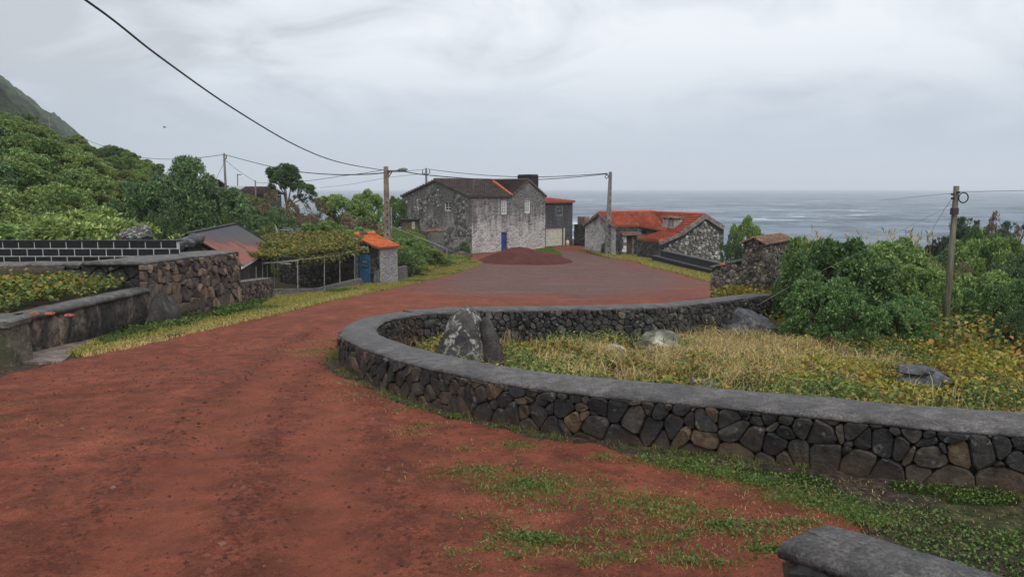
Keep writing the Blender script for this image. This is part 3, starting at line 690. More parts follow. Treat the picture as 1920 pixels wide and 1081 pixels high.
# black painted block wall with white joints
bw = thing('black_block_wall', (-12, 19.9, -1), 'black painted block wall with thick white joints behind the left stone walls', 'wall')
by = 19.9; bz1 = at(100, 452.5, by).z; bh = 14.6/1400*by*1.985; bh = (at(100, 452.5, by).z - at(100, 474, by).z)/1.5
M['black_paint'] = plain('black_block_paint', (.011, .011, .013), .55, .3, 8, .25, .004)
M['white_joint'] = plain('white_joint_paint', (.62, .62, .60), .7, .12, 10, .2)
bx1 = at(335, 480, by).x; bx0 = bx1 - 12
bl = at(130, 470, by).x - at(100.3, 470, by).x
MB().box(((bx0 + bx1)/2 - .04, by + .10, bz1 - bh*2.5 - .01), bx1 - bx0, .16, bh*5).build('mortar_bed', M['white_joint'], bw)
jt = .032; proto = None
for r_ in range(5):
    x = at(3.5, 460, by).x + jt + (0 if r_ % 2 == 0 else -bl*.5) - 9*bl
    while x < bx1 - .03:
        a_, b_ = max(x, bx0), min(x + bl - jt, bx1)
        if b_ - a_ > .05 and x > -17.5:
            zc = bz1 - bh*r_ - (bh - jt)/2
            if proto is None or b_ - a_ < bl - jt - .01:
                o = MB().box(((a_ + b_)/2, by + .02, zc), b_ - a_, .04, bh - jt).build('block', M['black_paint'], bw, ((a_ + b_)/2, by + .02, zc))
                if b_ - a_ >= bl - jt - .01: proto = o
            else:
                o = proto.copy(); COL.objects.link(o); o.parent = bw; o.location = Vector(((a_ + b_)/2, by + .02, zc)) - world_loc(bw)
        x += bl
MB().box(((bx0 + bx1)/2, by + .095, bz1 + .012), bx1 - bx0 + .02, .2, .03).build('wall_top', M['black_paint'], bw)
# low rubble wall past the tall one
lw = thing('rubble_wall', (-8.35, 24, -2.2), 'low brown rubble wall with grey top just past the tall stone wall', 'wall')
RP = smooth_path([(-8.15, 22.05), (-8.3, 24), (-8.5, 26.2)], .3); RN = -normals(RP)
rwz = lambda x, y: at(455, 527, 22.5).z + (at(515, 520, 26.2).z - at(455, 527, 22.5).z)*(y - 22.5)/3.7
sweep(RP, RN, [(-.04, -1.1), (-.04, -.05), (-.4, -.05), (-.4, -1.1)], rwz).build('core', M['mortar'], lw)
sweep(RP, RN, [(.02, -.05), (.025, -.02), (-.03, 0), (-.4, 0), (-.43, -.05)], rwz, .02).build('coping', M['cap_lt'], lw, smooth=True)
pw = Path2(RP, RN, rwz)
polys = voronoi(rubble_pts(0, pw.len, -.85, [(.14, .17)]*3 + [(.12, .14)]*3, .55), (0, pw.len, -.9, -.05))
lay_stones(lw, polys, .012, .05, pw.F, M['brown_stone'], M['brown_stone_stuff'], 160)
# ================================================================ buildings
def tile_mat(name, stops, sc_=7, grime=.0, tone=True):
    m = NT(name); c = m.ramp(m.noise(sc_, 6, .7), *stops)
    if grime: c = m.mix(m.math('MULTIPLY', m.ramp(m.noise(1.2, 6, .6), (.45, 0.0), (.62, 1.0)), grime), c, (.07, .055, .05))
    if tone: c = m.mix(1.0, c, m.ramp(m.math('MULTIPLY', m.attr('tone'), .5), (0, 0.0), (1, 2.0)), 'MULTIPLY')
    m.col(c).rough(.8, .2).bump(m.noise(30, 5), .3, .01); return m.m
M['tile_red'] = tile_mat('red_roof_tile', ((.3, (.33, .09, .055)), (.55, (.41, .125, .078)), (.75, (.50, .19, .125))))
M['tile_orange'] = tile_mat('orange_roof_tile', ((.3, (.36, .085, .03)), (.55, (.52, .14, .05)), (.75, (.62, .22, .10))), 9, .15)
M['tile_dark'] = tile_mat('dark_old_roof_tile', ((.3, (.075, .058, .056)), (.55, (.115, .088, .084)), (.75, (.17, .135, .125))), 5, .3)
for _k, _st in (('tile_red', ((.3, (.33, .09, .055)), (.7, (.46, .14, .09)))), ('tile_orange', ((.3, (.42, .11, .04)), (.7, (.62, .20, .09)))), ('tile_dark', ((.3, (.05, .04, .038)), (.7, (.11, .085, .075))))):
    M[_k + '_piece'] = tile_mat(_k + '_piece', _st, 5, 0, False)
M['tile_brown'] = tile_mat('brown_lichen_tile', ((.3, (.10, .06, .04)), (.5, (.19, .115, .07)), (.75, (.30, .22, .14))), 9, .35)
def tile_roof(parent, p00, p10, p01, p11, courses, wave, mat, name='roof', amp=.05, step=.13, thick=.08):
    p00, p10, p01, p11 = map(Vector, (p00, p10, p01, p11))
    n = ((p11 - p00).cross(p01 - p10)).normalized()
    if n.z < 0: n = -n
    W = max((p10 - p00).length, (p11 - p01).length); nx = max(4, int(W/wave)*4); V = []; rows = []
    for j in range(courses):
        rows += [(j/courses, step), ((j + 1)/courses, 0.0)]
    for k, off in rows:
        a = p00.lerp(p01, k); b = p10.lerp(p11, k)
        for i in range(nx + 1):
            p = a.lerp(b, i/nx); V.append(p + n*(off + amp*abs(math.sin(math.pi*i/4*1.0)) + R.uniform(-.006, .006)))
    Fc = [(r*(nx + 1) + i, r*(nx + 1) + i + 1, (r + 1)*(nx + 1) + i + 1, (r + 1)*(nx + 1) + i) for r in range(len(rows) - 1) for i in range(nx)]
    if ((p10 - p00).cross(p01 - p00)).dot(n) < 0 or ((p11 - p01).cross(p01 - p00)).dot(n) < 0: Fc = [tuple(reversed(f)) for f in Fc]
    # underside closes the sheet
    b = len(V); V += [p00 - n*thick, p10 - n*thick, p11 - n*thick, p01 - n*thick]
    Fc.append((b + 3, b + 2, b + 1, b))
    Fc.append((b, b + 1) + tuple(reversed(range(nx + 1))))
    last = (len(rows) - 1)*(nx + 1)
    Fc.append((b + 1, b + 2) + tuple(r*(nx + 1) + nx for r in reversed(range(len(rows))))); Fc.append((b + 3, b) + tuple(r*(nx + 1) for r in range(len(rows))))
    Fc.append((b + 2, b + 3) + tuple(last + i for i in range(nx + 1)))
    mb = MB(); mb.add(V, Fc); o = mb.build(name, mat, parent)
    tn = []
    for j in range(courses):
        tr = [R.uniform(.72, 1.2) for _ in range(nx//4 + 2)]; c0 = R.uniform(.9, 1.08)
        for _ in (0, 1): tn += [tr[(i + 1)//4]*c0 for i in range(nx + 1)]
    tn += [.7]*(len(V) - len(tn)); at_ = o.data.attributes.new('tone', 'FLOAT', 'POINT'); at_.data.foreach_set('value', tn)
    return o
def holed_wall(mb, O, e, w, z0, z1, holes=(), depth=.2):
    """outer skin from O along e (viewer sees it left to right), with recessed openings (x0,x1,za,zb)"""
    O = Vector(O); e = Vector((e[0], e[1], 0)).normalized(); n = Vector((e.y, -e.x, 0))
    P = lambda x, z, o=0: Vector((O.x, O.y, z)) + e*x + n*o
    xs = sorted({0, w, *[q for h in holes for q in h[:2]]}); zs = sorted({z0, z1, *[q for h in holes for q in h[2:]]})
    for a, b in zip(xs, xs[1:]):
        for c, d in zip(zs, zs[1:]):
            if any(h[0] - 1e-6 <= a and b <= h[1] + 1e-6 and h[2] - 1e-6 <= c and d <= h[3] + 1e-6 for h in holes): continue
            mb.quad(P(a, c), P(b, c), P(b, d), P(a, d))
    for (a, b, c, d) in holes:
        mb.quad(P(a, c), P(b, c), P(b, c, -depth), P(a, c, -depth)); mb.quad(P(a, d), P(a, d, -depth), P(b, d, -depth), P(b, d))
        mb.quad(P(a, c), P(a, c, -depth), P(a, d, -depth), P(a, d)); mb.quad(P(b, c), P(b, d), P(b, d, -depth), P(b, c, -depth))
        mb.quad(P(a, c, -depth), P(b, c, -depth), P(b, d, -depth), P(a, d, -depth))
    return P
M['white_paint'] = plain('white_paint', (.66, .66, .64), .6, .12, 8, .1)
M['glass'] = NT('window_glass').col((.03, .035, .04)).rough(.08, .6).m
M['glass_pale'] = NT('curtained_glass').col((.34, .35, .36)).rough(.15, .5).m
M['blue_door'] = plain('blue_door_paint', (.022, .055, .19), .5, .25, 6, .15)
M['blue_wood'] = plain('weathered_blue_wood', (.07, .20, .40), .7, .4, 12, .4)
M['cream'] = plain('cream_paint', (.52, .50, .42), .6, .12, 3, .1)
M['wood'] = plain('weathered_wood', (.10, .07, .052), .85, .5, 9, .5)
M['concrete'] = plain('grey_concrete', (.17, .165, .155), .85, .35, 3, .4)
def window(parent, P, h, mats=('white_paint', 'glass'), nx=2, nz=3, fr=.07, inset=-.10):
    a, b, c, d = h; mb = MB(); ex = P(1, 0) - P(0, 0)
    def rect(x0, x1, z0, z1, o, t): mb.box(P((x0 + x1)/2, (z0 + z1)/2, o), x1 - x0, t, z1 - z0, ex)
    rect(a, a + fr, c, d, inset, .06); rect(b - fr, b, c, d, inset, .06); rect(a + fr, b - fr, c, c + fr, inset, .06); rect(a + fr, b - fr, d - fr, d, inset, .06)
    f = mb.build('window', M[mats[0]], parent, P((a + b)/2, c, inset))
    W, H = b - a - 2*fr, d - c - 2*fr; mt = .028
    if nx*nz > 1:
        g_ = MB()
        for i in range(1, nx): g_.box(P(a + fr + W*i/nx, (c + d)/2, inset + .004), mt, .03, H, ex)
        for j in range(1, nz): g_.box(P((a + b)/2, c + fr + H*j/nz, inset + .008), W, .03, mt*(1.8 if j == nz//2 else 1), ex)
        g_.build('glazing_bars', M[mats[0]], f)
    MB().box(P((a + b)/2, (c + d)/2, inset - .03), W, .012, H, ex).build('pane', M[mats[1]], f)
    return f
def s_of_u(O, e, u):
    k = (u - 960)/FPX; return (k*O[1] - O[0])/(e[0] - k*e[1])
def z_of_v(O, e, s, v): return at(0, v, O[1] + e[1]*s).z
def hole_px(O, e, u0, u1, v0, v1):
    a, b = s_of_u(O, e, u0), s_of_u(O, e, u1); m_ = (a + b)/2
    return (a, b, z_of_v(O, e, m_, v1), z_of_v(O, e, m_, v0))
# whitewashed stone, streaked dark from the top
def old_wall(name, light, dark, k, vs_=3.2):
    m = NT(name); x, y, z = m.xyz()
    vo = m.voro(vs_, 'DISTANCE_TO_EDGE', 'Distance', None, 1.0); vc = m.voro(vs_, 'F1', 'Color')
    st = m.noise(1.2, 7, .62, (1.6, 1.6, .22)); bl = m.noise(.8, 6, .6); fi = m.noise(9, 6, .7)
    c = m.ramp(bl, (.3, tuple(q*.82 for q in light)), (.7, tuple(q*1.12 for q in light)))
    vt = m.n.new('ShaderNodeSeparateColor'); m.l.new(vc, vt.inputs[0]); stone = m.math('MULTIPLY', m.ramp(vo, (.02, 0.0), (.10, 1.0)), m.math('MULTIPLY', m.ramp(vt.outputs[0], (0, .25), (1, 1.0)), m.ramp(m.math('ADD', m.noise(.55, 6, .65), m.math('MULTIPLY', z, .05)), (.30, .2), (.52, 1.0))))
    c = m.mix(m.math('MULTIPLY', stone, k), c, dark)
    hi = m.math('ADD', m.math('MULTIPLY', m.math('ADD', z, 1.9), .12), st)     # soot and lichen run down from the eaves
    c = m.mix(m.ramp(hi, (.50, 0.0), (.72, .72)), c, tuple(q*.9 for q in dark))
    c = m.mix(1.0, c, m.ramp(fi, (.38, .62), (.62, 1.32)), 'MULTIPLY')
    m.col(c).rough(.9, .2).bump(m.ramp(vo, (0, 0.0), (.18, 1.0)), .6, .06).bump(fi, .5, .03); return m.m
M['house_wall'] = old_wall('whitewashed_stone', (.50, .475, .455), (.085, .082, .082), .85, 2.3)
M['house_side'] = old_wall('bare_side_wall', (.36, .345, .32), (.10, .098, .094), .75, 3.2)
M['annex_wall'] = old_wall('dark_stained_plaster', (.095, .097, .105), (.05, .05, .055), .3)
M['grey_plaster'] = old_wall('grey_plaster', (.38, .37, .355), (.09, .09, .09), .25)
HO = Vector((-3.45, 64.25, 0)); E1 = Vector((.743, .669, 0)); E2 = Vector((-.669, .743, 0)); L1, L2 = 8.83, 10.6
EZ, RZ = .92, 2.34; RT = 5.2
H = lambda s, t, z: HO + E1*s + E2*t + Vector((0, 0, z))
hs_ = thing('stone_house', H(4, 4, -3.9), 'large old two-storey stone house with dark tiled roof and blue door behind the scoria heap', 'house')
mb = MB()
hw1 = hole_px(HO, E1, 940, 950.5, 376, 401.5); hw2 = hole_px(HO, E1, 984, 994, 375.5, 399); hd = hole_px(HO, E1, 939.5, 951.5, 434.5, 473)
PF = holed_wall(mb, H(0, 0, 0), E1, L1, -5.2, EZ, (hw1, hw2, hd), .22)
GA = (4.45, 6.68); mb.quad(H(GA[0], 0, EZ), H(L1, 0, EZ), H(GA[1] + .25, 0, RZ - .14), H(GA[1] - .25, 0, RZ - .14))
mb.quad(H(L1, 0, -5.2), H(L1, L2, -5.2), H(L1, L2, EZ), H(L1, 0, EZ)); mb.quad(H(L1, L2, -5.2), H(0, L2, -5.2), H(0, L2, EZ), H(L1, L2, EZ))
mb.build('front_wall', M['house_wall'], hs_)
mb = MB(); SO = H(0, L2, 0); hwn = hole_px(SO, -E2, 833.5, 846, 378, 395)
PS = holed_wall(mb, SO, -E2, L2, -5.2, EZ, (hwn,), .3)
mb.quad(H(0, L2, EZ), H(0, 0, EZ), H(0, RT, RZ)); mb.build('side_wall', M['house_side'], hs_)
# rubble showing on the side gable
pg = [[(p[0], p[1] + 0) for p in q] for q in voronoi(rubble_pts(0, L2, -4.6, [(.23, .30)]*30, .6), (0, L2, -4.6, RZ))]
def in_gable(p):
    cx = sum(q[0] for q in p)/len(p); cz = sum(q[1] for q in p)/len(p); mx = max(q[1] for q in p); lim = min(EZ + (RZ - EZ)*(1 - abs(q[0] - (L2 - RT))/5.3) for q in p) - .1
    return mx < lim and not (hwn[0] - .5 < cx < hwn[1] + .4 and hwn[2] - .5 < cz < hwn[3] + .5) and mnoise.noise(Vector((cx*.5, cz*.7, 4))) >  .0
lay_stones(hs_, [p for p in pg if len(p) > 2 and in_gable(p)], .04, lambda p: .03 + .05*R.random(), lambda s, h, o: PS(s, h, o), M['grey_stone'], M['grey_stone_stuff'], 0, False)
window(hs_, PF, hw1, ('white_paint', 'glass_pale'), 2, 4, .09, -.08); window(hs_, PF, hw2, ('white_paint', 'glass_pale'), 2, 4, .09, -.08)
window(hs_, PS, hwn, ('white_paint', 'glass'), 2, 3, .08, -.12)
a, b, c_, d_ = hd
dr = MB().box(PF((a + b)/2, (c_ + d_)/2, -.12), b - a - .1, .06, d_ - c_ - .04, E1).build('door', M['blue_door'], hs_); 
MB().box(PF(b - .16, (c_ + d_)/2, -.07), .05, .06, .14, E1).build('handle', M['glass'], dr)
fr_ = MB()
fr_.box(PF(a + .03, (c_ + d_)/2, -.06), .07, .1, d_ - c_, E1).box(PF(b - .03, (c_ + d_)/2, -.06), .07, .1, d_ - c_, E1).box(PF((a + b)/2, d_ - .03, -.061), b - a - .13, .1, .07, E1).build('door_frame', M['concrete'], hs_)
OV = .14
tile_roof(hs_, H(-OV, -OV, EZ + .02), H(GA[0] + .1, -OV, EZ + .02), H(-OV, RT, RZ + .06), H(GA[1], RT, RZ + .06), 13, .3, M['tile_dark'])
tile_roof(hs_, H(GA[0] + .1, -.05, EZ + .02), H(GA[0] + .1, -.04, EZ + .02), H(GA[1], -.1, RZ + .05), H(GA[1], RT, RZ + .05), 12, .3, M['tile_dark'])
tile_roof(hs_, H(L1 + .1, -.1, EZ), H(L1 + .1, L2, EZ), H(GA[1], -.1, RZ + .05), H(GA[1], RT, RZ + .05), 12, .3, M['tile_dark'])
tile_roof(hs_, H(L1 + .1, L2 + .1, EZ), H(-OV, L2 + .1, EZ), H(GA[1] + .3, RT, RZ + .05), H(-OV, RT, RZ + .05), 12, .3, M['tile_dark'])
rt = MB()
for k in range(26):
    p = H(-OV + k*.262, RT, RZ + .10); rt.tube([p + Vector((0, 0, .01)), p + E1*.25 + Vector((0, 0, .035))], [.12, .15], 6)
for k in range(20):
    p = H(GA[1], -.1 + k*.262, RZ + .10); rt.tube([p, p + E2*.25 + Vector((0, 0, .02))], [.11, .135], 6)
tag(rt.build('ridge_tiles', M['tile_dark_piece'], hs_), kind='stuff')
va, vb = H(GA[0] + .12, -.1, EZ + .12), H(GA[1] - .05, RT, RZ + .16)
for k in range(16):
    p = va.lerp(vb, k/16); q = va.lerp(vb, (k + 1.15)/16)
    MB().tube([p + Vector((R.uniform(-.05, .05), 0, .05)), q], [.13, .11], 7).build('valley_tile', M['tile_orange_piece'], hs_, p)
cz1 = at(990, 327, 70.7).z
mb = MB(); cb = [(s, t) for s, t in ((7.5, .55), (8.45, .55), (8.45, 2.4), (7.5, 2.4))]
V = []
for (z, k) in ((.9, 1), (cz1 - .14, 1), (cz1 - .03, .95), (cz1, .86)): V += [H(7.975 + (s - 7.975)*k, 1.475 + (t - 1.475)*k, z) for s, t in cb]
mb.add(V, [(r*4 + i, r*4 + (i + 1) % 4, r*4 + 4 + (i + 1) % 4, r*4 + 4 + i) for r in range(3) for i in range(4)] + [(12, 13, 14, 15), (3, 2, 1, 0)])
mb.build('chimney', plain('black_tarred_chimney', (.016, .017, .02), .6, .3, 4, .3), hs_)
MB().tube([H(0.9, .8, EZ + .2), H(.9, .8, EZ + 1.55)], .025, 5).tube([H(.7, .8, EZ + 1.4), H(2.4, 1.2, EZ + 1.5)], .02, 5).build('roof_aerial', M['concrete'], hs_)
# annex with the garage
AO = HO + E2*.9; AE = s_of_u(AO, E1, 1073)
an = thing('garage_annex', AO + E1*11 + Vector((0, 0, -3.9)), 'dark stained annex with red tiled roof and cream garage door beside the old house', 'annex')
mb = MB(); gw = hole_px(AO, E1, 1039 + 2.5, 1055.5, 386, 404.5); gd = hole_px(AO, E1, 1023.5, 1056, 427, 461)
PA = holed_wall(mb, AO + E1*(L1 + .01), E1, AE - L1, -5, at(1050, 379, 73).z, [tuple(q - (L1 + .01) if i < 2 else q for i, q in enumerate(h)) for h in (gw, gd)], .25)
ztA = at(1050, 379, 73).z
Q = lambda s, t, z: AO + E1*s + E2*t + Vector((0, 0, z))
mb.quad(Q(AE, 0, -5), Q(AE, 5, -5), Q(AE, 5, ztA), Q(AE, 0, ztA)); mb.build('wall', M['annex_wall'], an)
sh = lambda h: tuple(q - (L1 + .01) if i < 2 else q for i, q in enumerate(h))
window(an, PA, sh(gw), ('concrete', 'glass'), 2, 2, .12, -.06)
a, b, c_, d_ = sh(gd)
nb = 5
g_ = MB().box(PA((a + b)/2, (c_ + d_)/2, -.17), b - a, .03, d_ - c_, E1).build('garage_door', M['cream'], an)
for k in range(nb): MB().box(PA((a + b)/2, c_ + (d_ - c_)*(k + .5)/nb, -.14), b - a - .04, .04, (d_ - c_)/nb - .03, E1).build('door_panel', M['cream'], g_)
MB().box(PA(b + .08, (c_ + d_)/2 - .05, .03), .14, .08, d_ - c_, E1).build('door_post', M['cream'], an)
tile_roof(an, Q(L1 - .2, -.2, ztA + .02), Q(AE + .15, -.2, ztA + .02), Q(L1 - .2, 2.6, at(1024, 369, 73).z), Q(L1 + 1.0, 2.6, at(1024, 369, 73).z), 10, .3, M['tile_red'])
tile_roof(an, Q(AE + .15, -.2, ztA + .02), Q(AE + .15, 5.1, ztA + .02), Q(L1 + 1.0, 2.6, at(1024, 369, 73).z), Q(L1 + 1.0, 2.65, at(1024, 369, 73).z), 10, .3, M['tile_red'])
p = PA(b + .35, 0, .25); zb = gz1(p.x, p.y)
dm_ = thing('gas_bottle', (p.x, p.y, zb), 'small cream gas bottle standing beside the garage door', 'gas bottle')
MB().tube([(p.x, p.y, zb), (p.x, p.y, zb + .03), (p.x, p.y, zb + .45), (p.x, p.y, zb + .55)], [.13, .17, .17, .08], 10).build('cylinder_body', M['cream'], dm_, smooth=True)
MB().tube([(p.x, p.y, zb + .55), (p.x, p.y, zb + .68)], [.09, .09], 8).build('collar', M['concrete'], dm_)
# boundary stone wall between annex and red-roofed house
sO = Q(AE + .05, -.2, 0); sE = Vector((at(1098, 440, 72.6).x, 72.6, 0)); se = (sE - sO).normalized(); sw_ = (sE - sO).length
sb = thing('yard_wall', sO + se*sw_/2 + Vector((0, 0, -3.9)), 'dark rubble yard wall with a tan block pier between garage and red-roofed house', 'wall')
zt_ = at(1085, 421, 73).z; sn = Vector((se.y, -se.x, 0))
MB().box(sO + se*sw_/2 - sn*.25 + Vector((0, 0, zt_/2 - 2.5)), sw_, .5, zt_ + 5, se).build('core', M['mortar'], sb)
PW = lambda s, h, o: sO + se*s + sn*o + Vector((0, 0, h))
lay_stones(sb, [p for p in voronoi(rubble_pts(0, sw_, -4, [(.3, .36)]*8, .6), (0, sw_, -4.2, zt_ - .02)) if len(p) > 2], .025, .06, PW, M['dark_stone'], M['dark_stone_stuff'], 0, False)
pz = at(1085, 406, 73).z; MB().box(sO + se*(sw_*.63) - sn*.25 + Vector((0, 0, (pz + zt_)/2)), sw_*.62, .6, pz - zt_ - .01, se).build('block_pier', plain('tan_block', (.19, .135, .10), .9, .35, 3, .5), sb)

# ---------------------------------------------------------------- red-roofed cottage
NA = Vector((8.62, 62.0, 0)); A1 = Vector((.966, .26, 0)); A2_ = Vector((-.322, .947, 0)).normalized()
rh = thing('cottage', (11, 64, -3.9), 'low stone cottage with bright red tiled roofs and a squat chimney, facing the square', 'cottage')
C = lambda s, t, z: NA + A1*s + A2_*t + Vector((0, 0, z))
GW = 6.2; eA, rA, eB_ = -1.48, -.42, -1.65
M['cot_gable'] = old_wall('peeling_whitewash', (.56, .55, .54), (.10, .10, .10), .7, 2.0)
M['cot_dark'] = old_wall('dark_cottage_stone', (.13, .125, .12), (.035, .035, .037), .9, 3.2)
gp_ = [C(0, GW, -5.5), C(0, 0, -5.5), C(0, 0, eA), C(0, GW*.5, rA - .08), C(0, GW, eB_)]
mb = MB(); mb.quad(*gp_); mb.build('gable_wall', M['cot_gable'], rh)
fw_ = s_of_u(NA, A1, 1240); hdr = hole_px(NA, A1, 1174.5, 1184.5, 442, 478); hwd = hole_px(NA, A1, 1204.5, 1214, 430.5, 439)
def shw(h, o): return tuple(q - o if i < 2 else q for i, q in enumerate(h))
mb = MB(); s1 = s_of_u(NA, A1, 1195); PC = holed_wall(mb, C(0, 0, 0), A1, s1, -5.5, eA, (hdr,), .2); mb.build('front_wall', M['cot_dark'], rh)
mb = MB(); hwd = shw(hwd, s1 + .002); PC2 = holed_wall(mb, C(s1 + .002, 0.15, 0), A1, fw_ - s1 + 1.0, -5.5, eA - .02, (hwd,), .15); mb.build('recess_wall', M['grey_plaster'], rh)
window(rh, PC2, hwd, ('concrete', 'glass'), 2, 1, .05, -.05)
a, b, c_, d_ = hdr; dr = MB()
for k in range(3): dr.box(PC(a + (b - a)*(k + .5)/3, (c_ + d_)/2, -.1), (b - a)/3 - .015, .04, d_ - c_ - .05, A1)
dr = MB().box(PC((a + b)/2, (c_ + d_)/2, -.13), b - a, .03, d_ - c_, A1).build('door', M['wood'], rh)
for k in range(3): MB().box(PC(a + (b - a)*(k + .5)/3, (c_ + d_)/2, -.1), (b - a)/3 - .02, .03, d_ - c_ - .05, A1).build('plank', M['wood'], dr)
mb = MB()
for k in range(6):
    MB().box(PC(a - .14 - .05*(k % 2), c_ + (d_ - c_)*(k + .5)/6, .02), .26 + .12*(k % 2), .1, (d_ - c_)/6 - .02, A1).build('quoin', M['white_paint'] if k % 3 else M['concrete'], rh)
MB().box(PC(b + .1, (c_ + d_)/2, .02), .18, .1, d_ - c_, A1).build('door_jamb', M['concrete'], rh)
tile_roof(rh, PC(a - .5, d_ + .05, .42), PC(b + .45, d_ + .05, .42), PC(a - .5, d_ + .33, .03), PC(b + .45, d_ + .33, .03), 3, .22, M['tile_brown'], 'door_canopy', .03, .03, .05)
# stones of the dark front wall
lay_stones(rh, [p for p in voronoi(rubble_pts(0, s1, -4.1, [(.26, .32)]*10, .6), (0, s1, -4.3, eA - .1)) if len(p) > 2 and not (a - .5 < sum(q[0] for q in p)/len(p) < b + .3 and sum(q[1] for q in p)/len(p) < d_ + .35)], .03, .05, lambda s, h, o: PC(s, h, o), M['dark_stone'], M['dark_stone_stuff'], 0, False)
# roof A
rl = 4.95; xA = C(rl, GW/2, rA)                      # where the two ridges meet
apexB = Vector((15.45, 60.0, 0)); B1 = (Vector((apexB.x, apexB.y, 0)) - Vector((xA.x, xA.y, 0))).normalized(); B2_ = Vector((-B1.y, B1.x, 0))
if B2_.x < 0: B2_ = -B2_
zB = -.45
Bp = lambda h, t, z: apexB + B2_*h - B1*t + Vector((0, 0, z))
LB = (Vector((xA.x, xA.y, 0)) - apexB).length
tile_roof(rh, C(-.18, -.12, eA + .04), C(s1 + .15, -.12, eA + .04), C(-.18, GW/2, rA), C(s1 + .5, GW/2, rA), 11, .27, M['tile_red'])
lowB = Bp(-2.35, .05, -1.82)
tile_roof(rh, C(s1 + .15, -.12, eA + .02), Bp(-2.35, 1.7, -1.78), C(s1 + .5, GW/2, rA), Bp(-.0, LB*.98, zB + .02), 11, .27, M['tile_red'])
tile_roof(rh, Bp(-2.35, 1.7, -1.80), Bp(-2.35, -.06, -1.80), Bp(0, LB*.98, zB + .02), Bp(0, -.06, zB + .02), 11, .27, M['tile_red'])
tile_roof(rh, Bp(1.95, -.05, -1.42), Bp(1.95, LB, -1.42), Bp(0, -.05, zB + .02), Bp(0, LB, zB + .02), 8, .27, M['tile_red'])
tile_roof(rh, C(s1 + 2, GW + .1, eB_), C(-.18, GW + .1, eB_), C(s1 + .6, GW/2, rA), C(-.18, GW/2, rA), 10, .27, M['tile_red'])
# wing behind, only its ridge shows
tile_roof(rh, C(2.6, GW*.55, -1.0), C(6.2, GW*.55, -1.0), C(3.4, GW*.75, at(1220, 394, 68).z), C(5.8, GW*.75, at(1220, 394, 68).z), 4, .27, M['tile_red'])
rt = MB()
for k in range(18):
    p = C(-.15 + k*.27, GW/2, rA + .06); rt.tube([p, p + A1*.26 + Vector((0, 0, .02))], [.09, .11], 6)
for k in range(26):
    p = Bp(0, k*.27, zB + .07); rt.tube([p, p - B1*.26 + Vector((0, 0, .02))], [.09, .11], 6)
tag(rt.build('ridge_tiles', M['tile_red_piece'], rh), kind='stuff')
# rendered bands on the verges
vg = MB(); vg.bar(C(-.1, -.1, eA - .06), C(-.1, GW/2, rA - .1), .3, .18).bar(C(-.1, GW, eB_ - .02), C(-.1, GW/2, rA - .1), .3, .18)
vg.build('gable_verge', M['concrete'], rh)
vg = MB(); vg.bar(Bp(-2.35, -.05, -1.9), Bp(0, -.05, zB - .1), .12, .34).bar(Bp(1.95, -.05, -1.52), Bp(0, -.052, zB - .1), .12, .34).bar(Bp(-4.5, -.05, -2.62), Bp(-2.35, -.05, -1.92), .12, .22)
vg.build('stone_gable_verge', M['concrete'], rh)
mb = MB(); mb.quad(Bp(-4.45, 0, -6.5), Bp(2.0, 0, -6.8), Bp(1.95, 0, -1.5), Bp(0, 0, zB), Bp(-2.35, 0, -1.85), Bp(-4.45, 0, -2.55))
mb.quad(Bp(2.0, 0, -6.8), Bp(2.0, LB, -6.8), Bp(2.0, LB, -1.5), Bp(2.0, 0, -1.5))
mb.build('stone_gable', M['mortar'], rh)
def gtop(h): return zB - .4 + ((h/2.35)*1.37 if h < 0 and h > -2.35 else (-1.4 + (h + 2.35)*.33 if h <= -2.35 else -h*.52))
cells = [p for p in voronoi(rubble_pts(-4.45, 1.95, -6.3, [(.24, .3)]*25, .6), (-4.45, 1.95, -6.5, zB)) if len(p) > 2 and all(q[1] < gtop(q[0]) + .02 for q in p)]
lay_stones(rh, cells, .03, lambda p: .04 + .04*R.random(), lambda s, h, o: Bp(s, -o, h), M['grey_stone'], M['grey_stone_stuff'], 0, False)
# lean-to
tile_roof(rh, Bp(-4.5, 2.9, -2.42), Bp(-4.5, -.06, -2.42), Bp(-2.3, 2.5, -1.86), Bp(-2.3, -.06, -1.86), 9, .27, M['tile_red'], 'lean_to_roof')
mb = MB(); mb.quad(Bp(-4.45, 2.85, -6), Bp(-4.45, 0, -6), Bp(-4.45, 0, -2.5), Bp(-4.45, 2.85, -2.5)); mb.build('lean_to_wall', M['cot_dark'], rh)
lay_stones(rh, [p for p in voronoi(rubble_pts(0, 2.85, -4.2, [(.26, .34)]*7, .6), (0, 2.85, -4.4, -2.52)) if len(p) > 2], .03, .05, lambda s, h, o: Bp(-4.45 - o, 2.85 - s, h), M['grey_stone'], M['dark_stone_stuff'], 0, False)
# chimney
cc_ = at(1260, 431, 61.2); mbc = MB(); V = []
for z, k in ((cc_.z - .6, 1.0), (cc_.z + .05, .95), (at(1260, 412, 61.2).z, .78)):
    V += [Vector((cc_.x, cc_.y, z)) + B2_*(a*.52*k) - B1*(b*.95*k) for a, b in ((-1, -1), (1, -1), (1, 1), (-1, 1))]
mbc.add(V, [(r*4 + i, r*4 + (i + 1) % 4, r*4 + 4 + (i + 1) % 4, r*4 + 4 + i) for r in range(2) for i in range(4)] + [(8, 9, 10, 11)])
ch = mbc.build('chimney', M['grey_plaster'], rh)
zc_ = at(1260, 412, 61.2).z
for a, b in ((-.3, -.66), (-.3, 0), (-.3, .66), (.3, -.66), (.3, .66)):
    MB().box(Vector((cc_.x, cc_.y, zc_ + .09)) + B2_*a - B1*b, .12, .12, .18, B2_).build('vent_post', M['concrete'], ch)
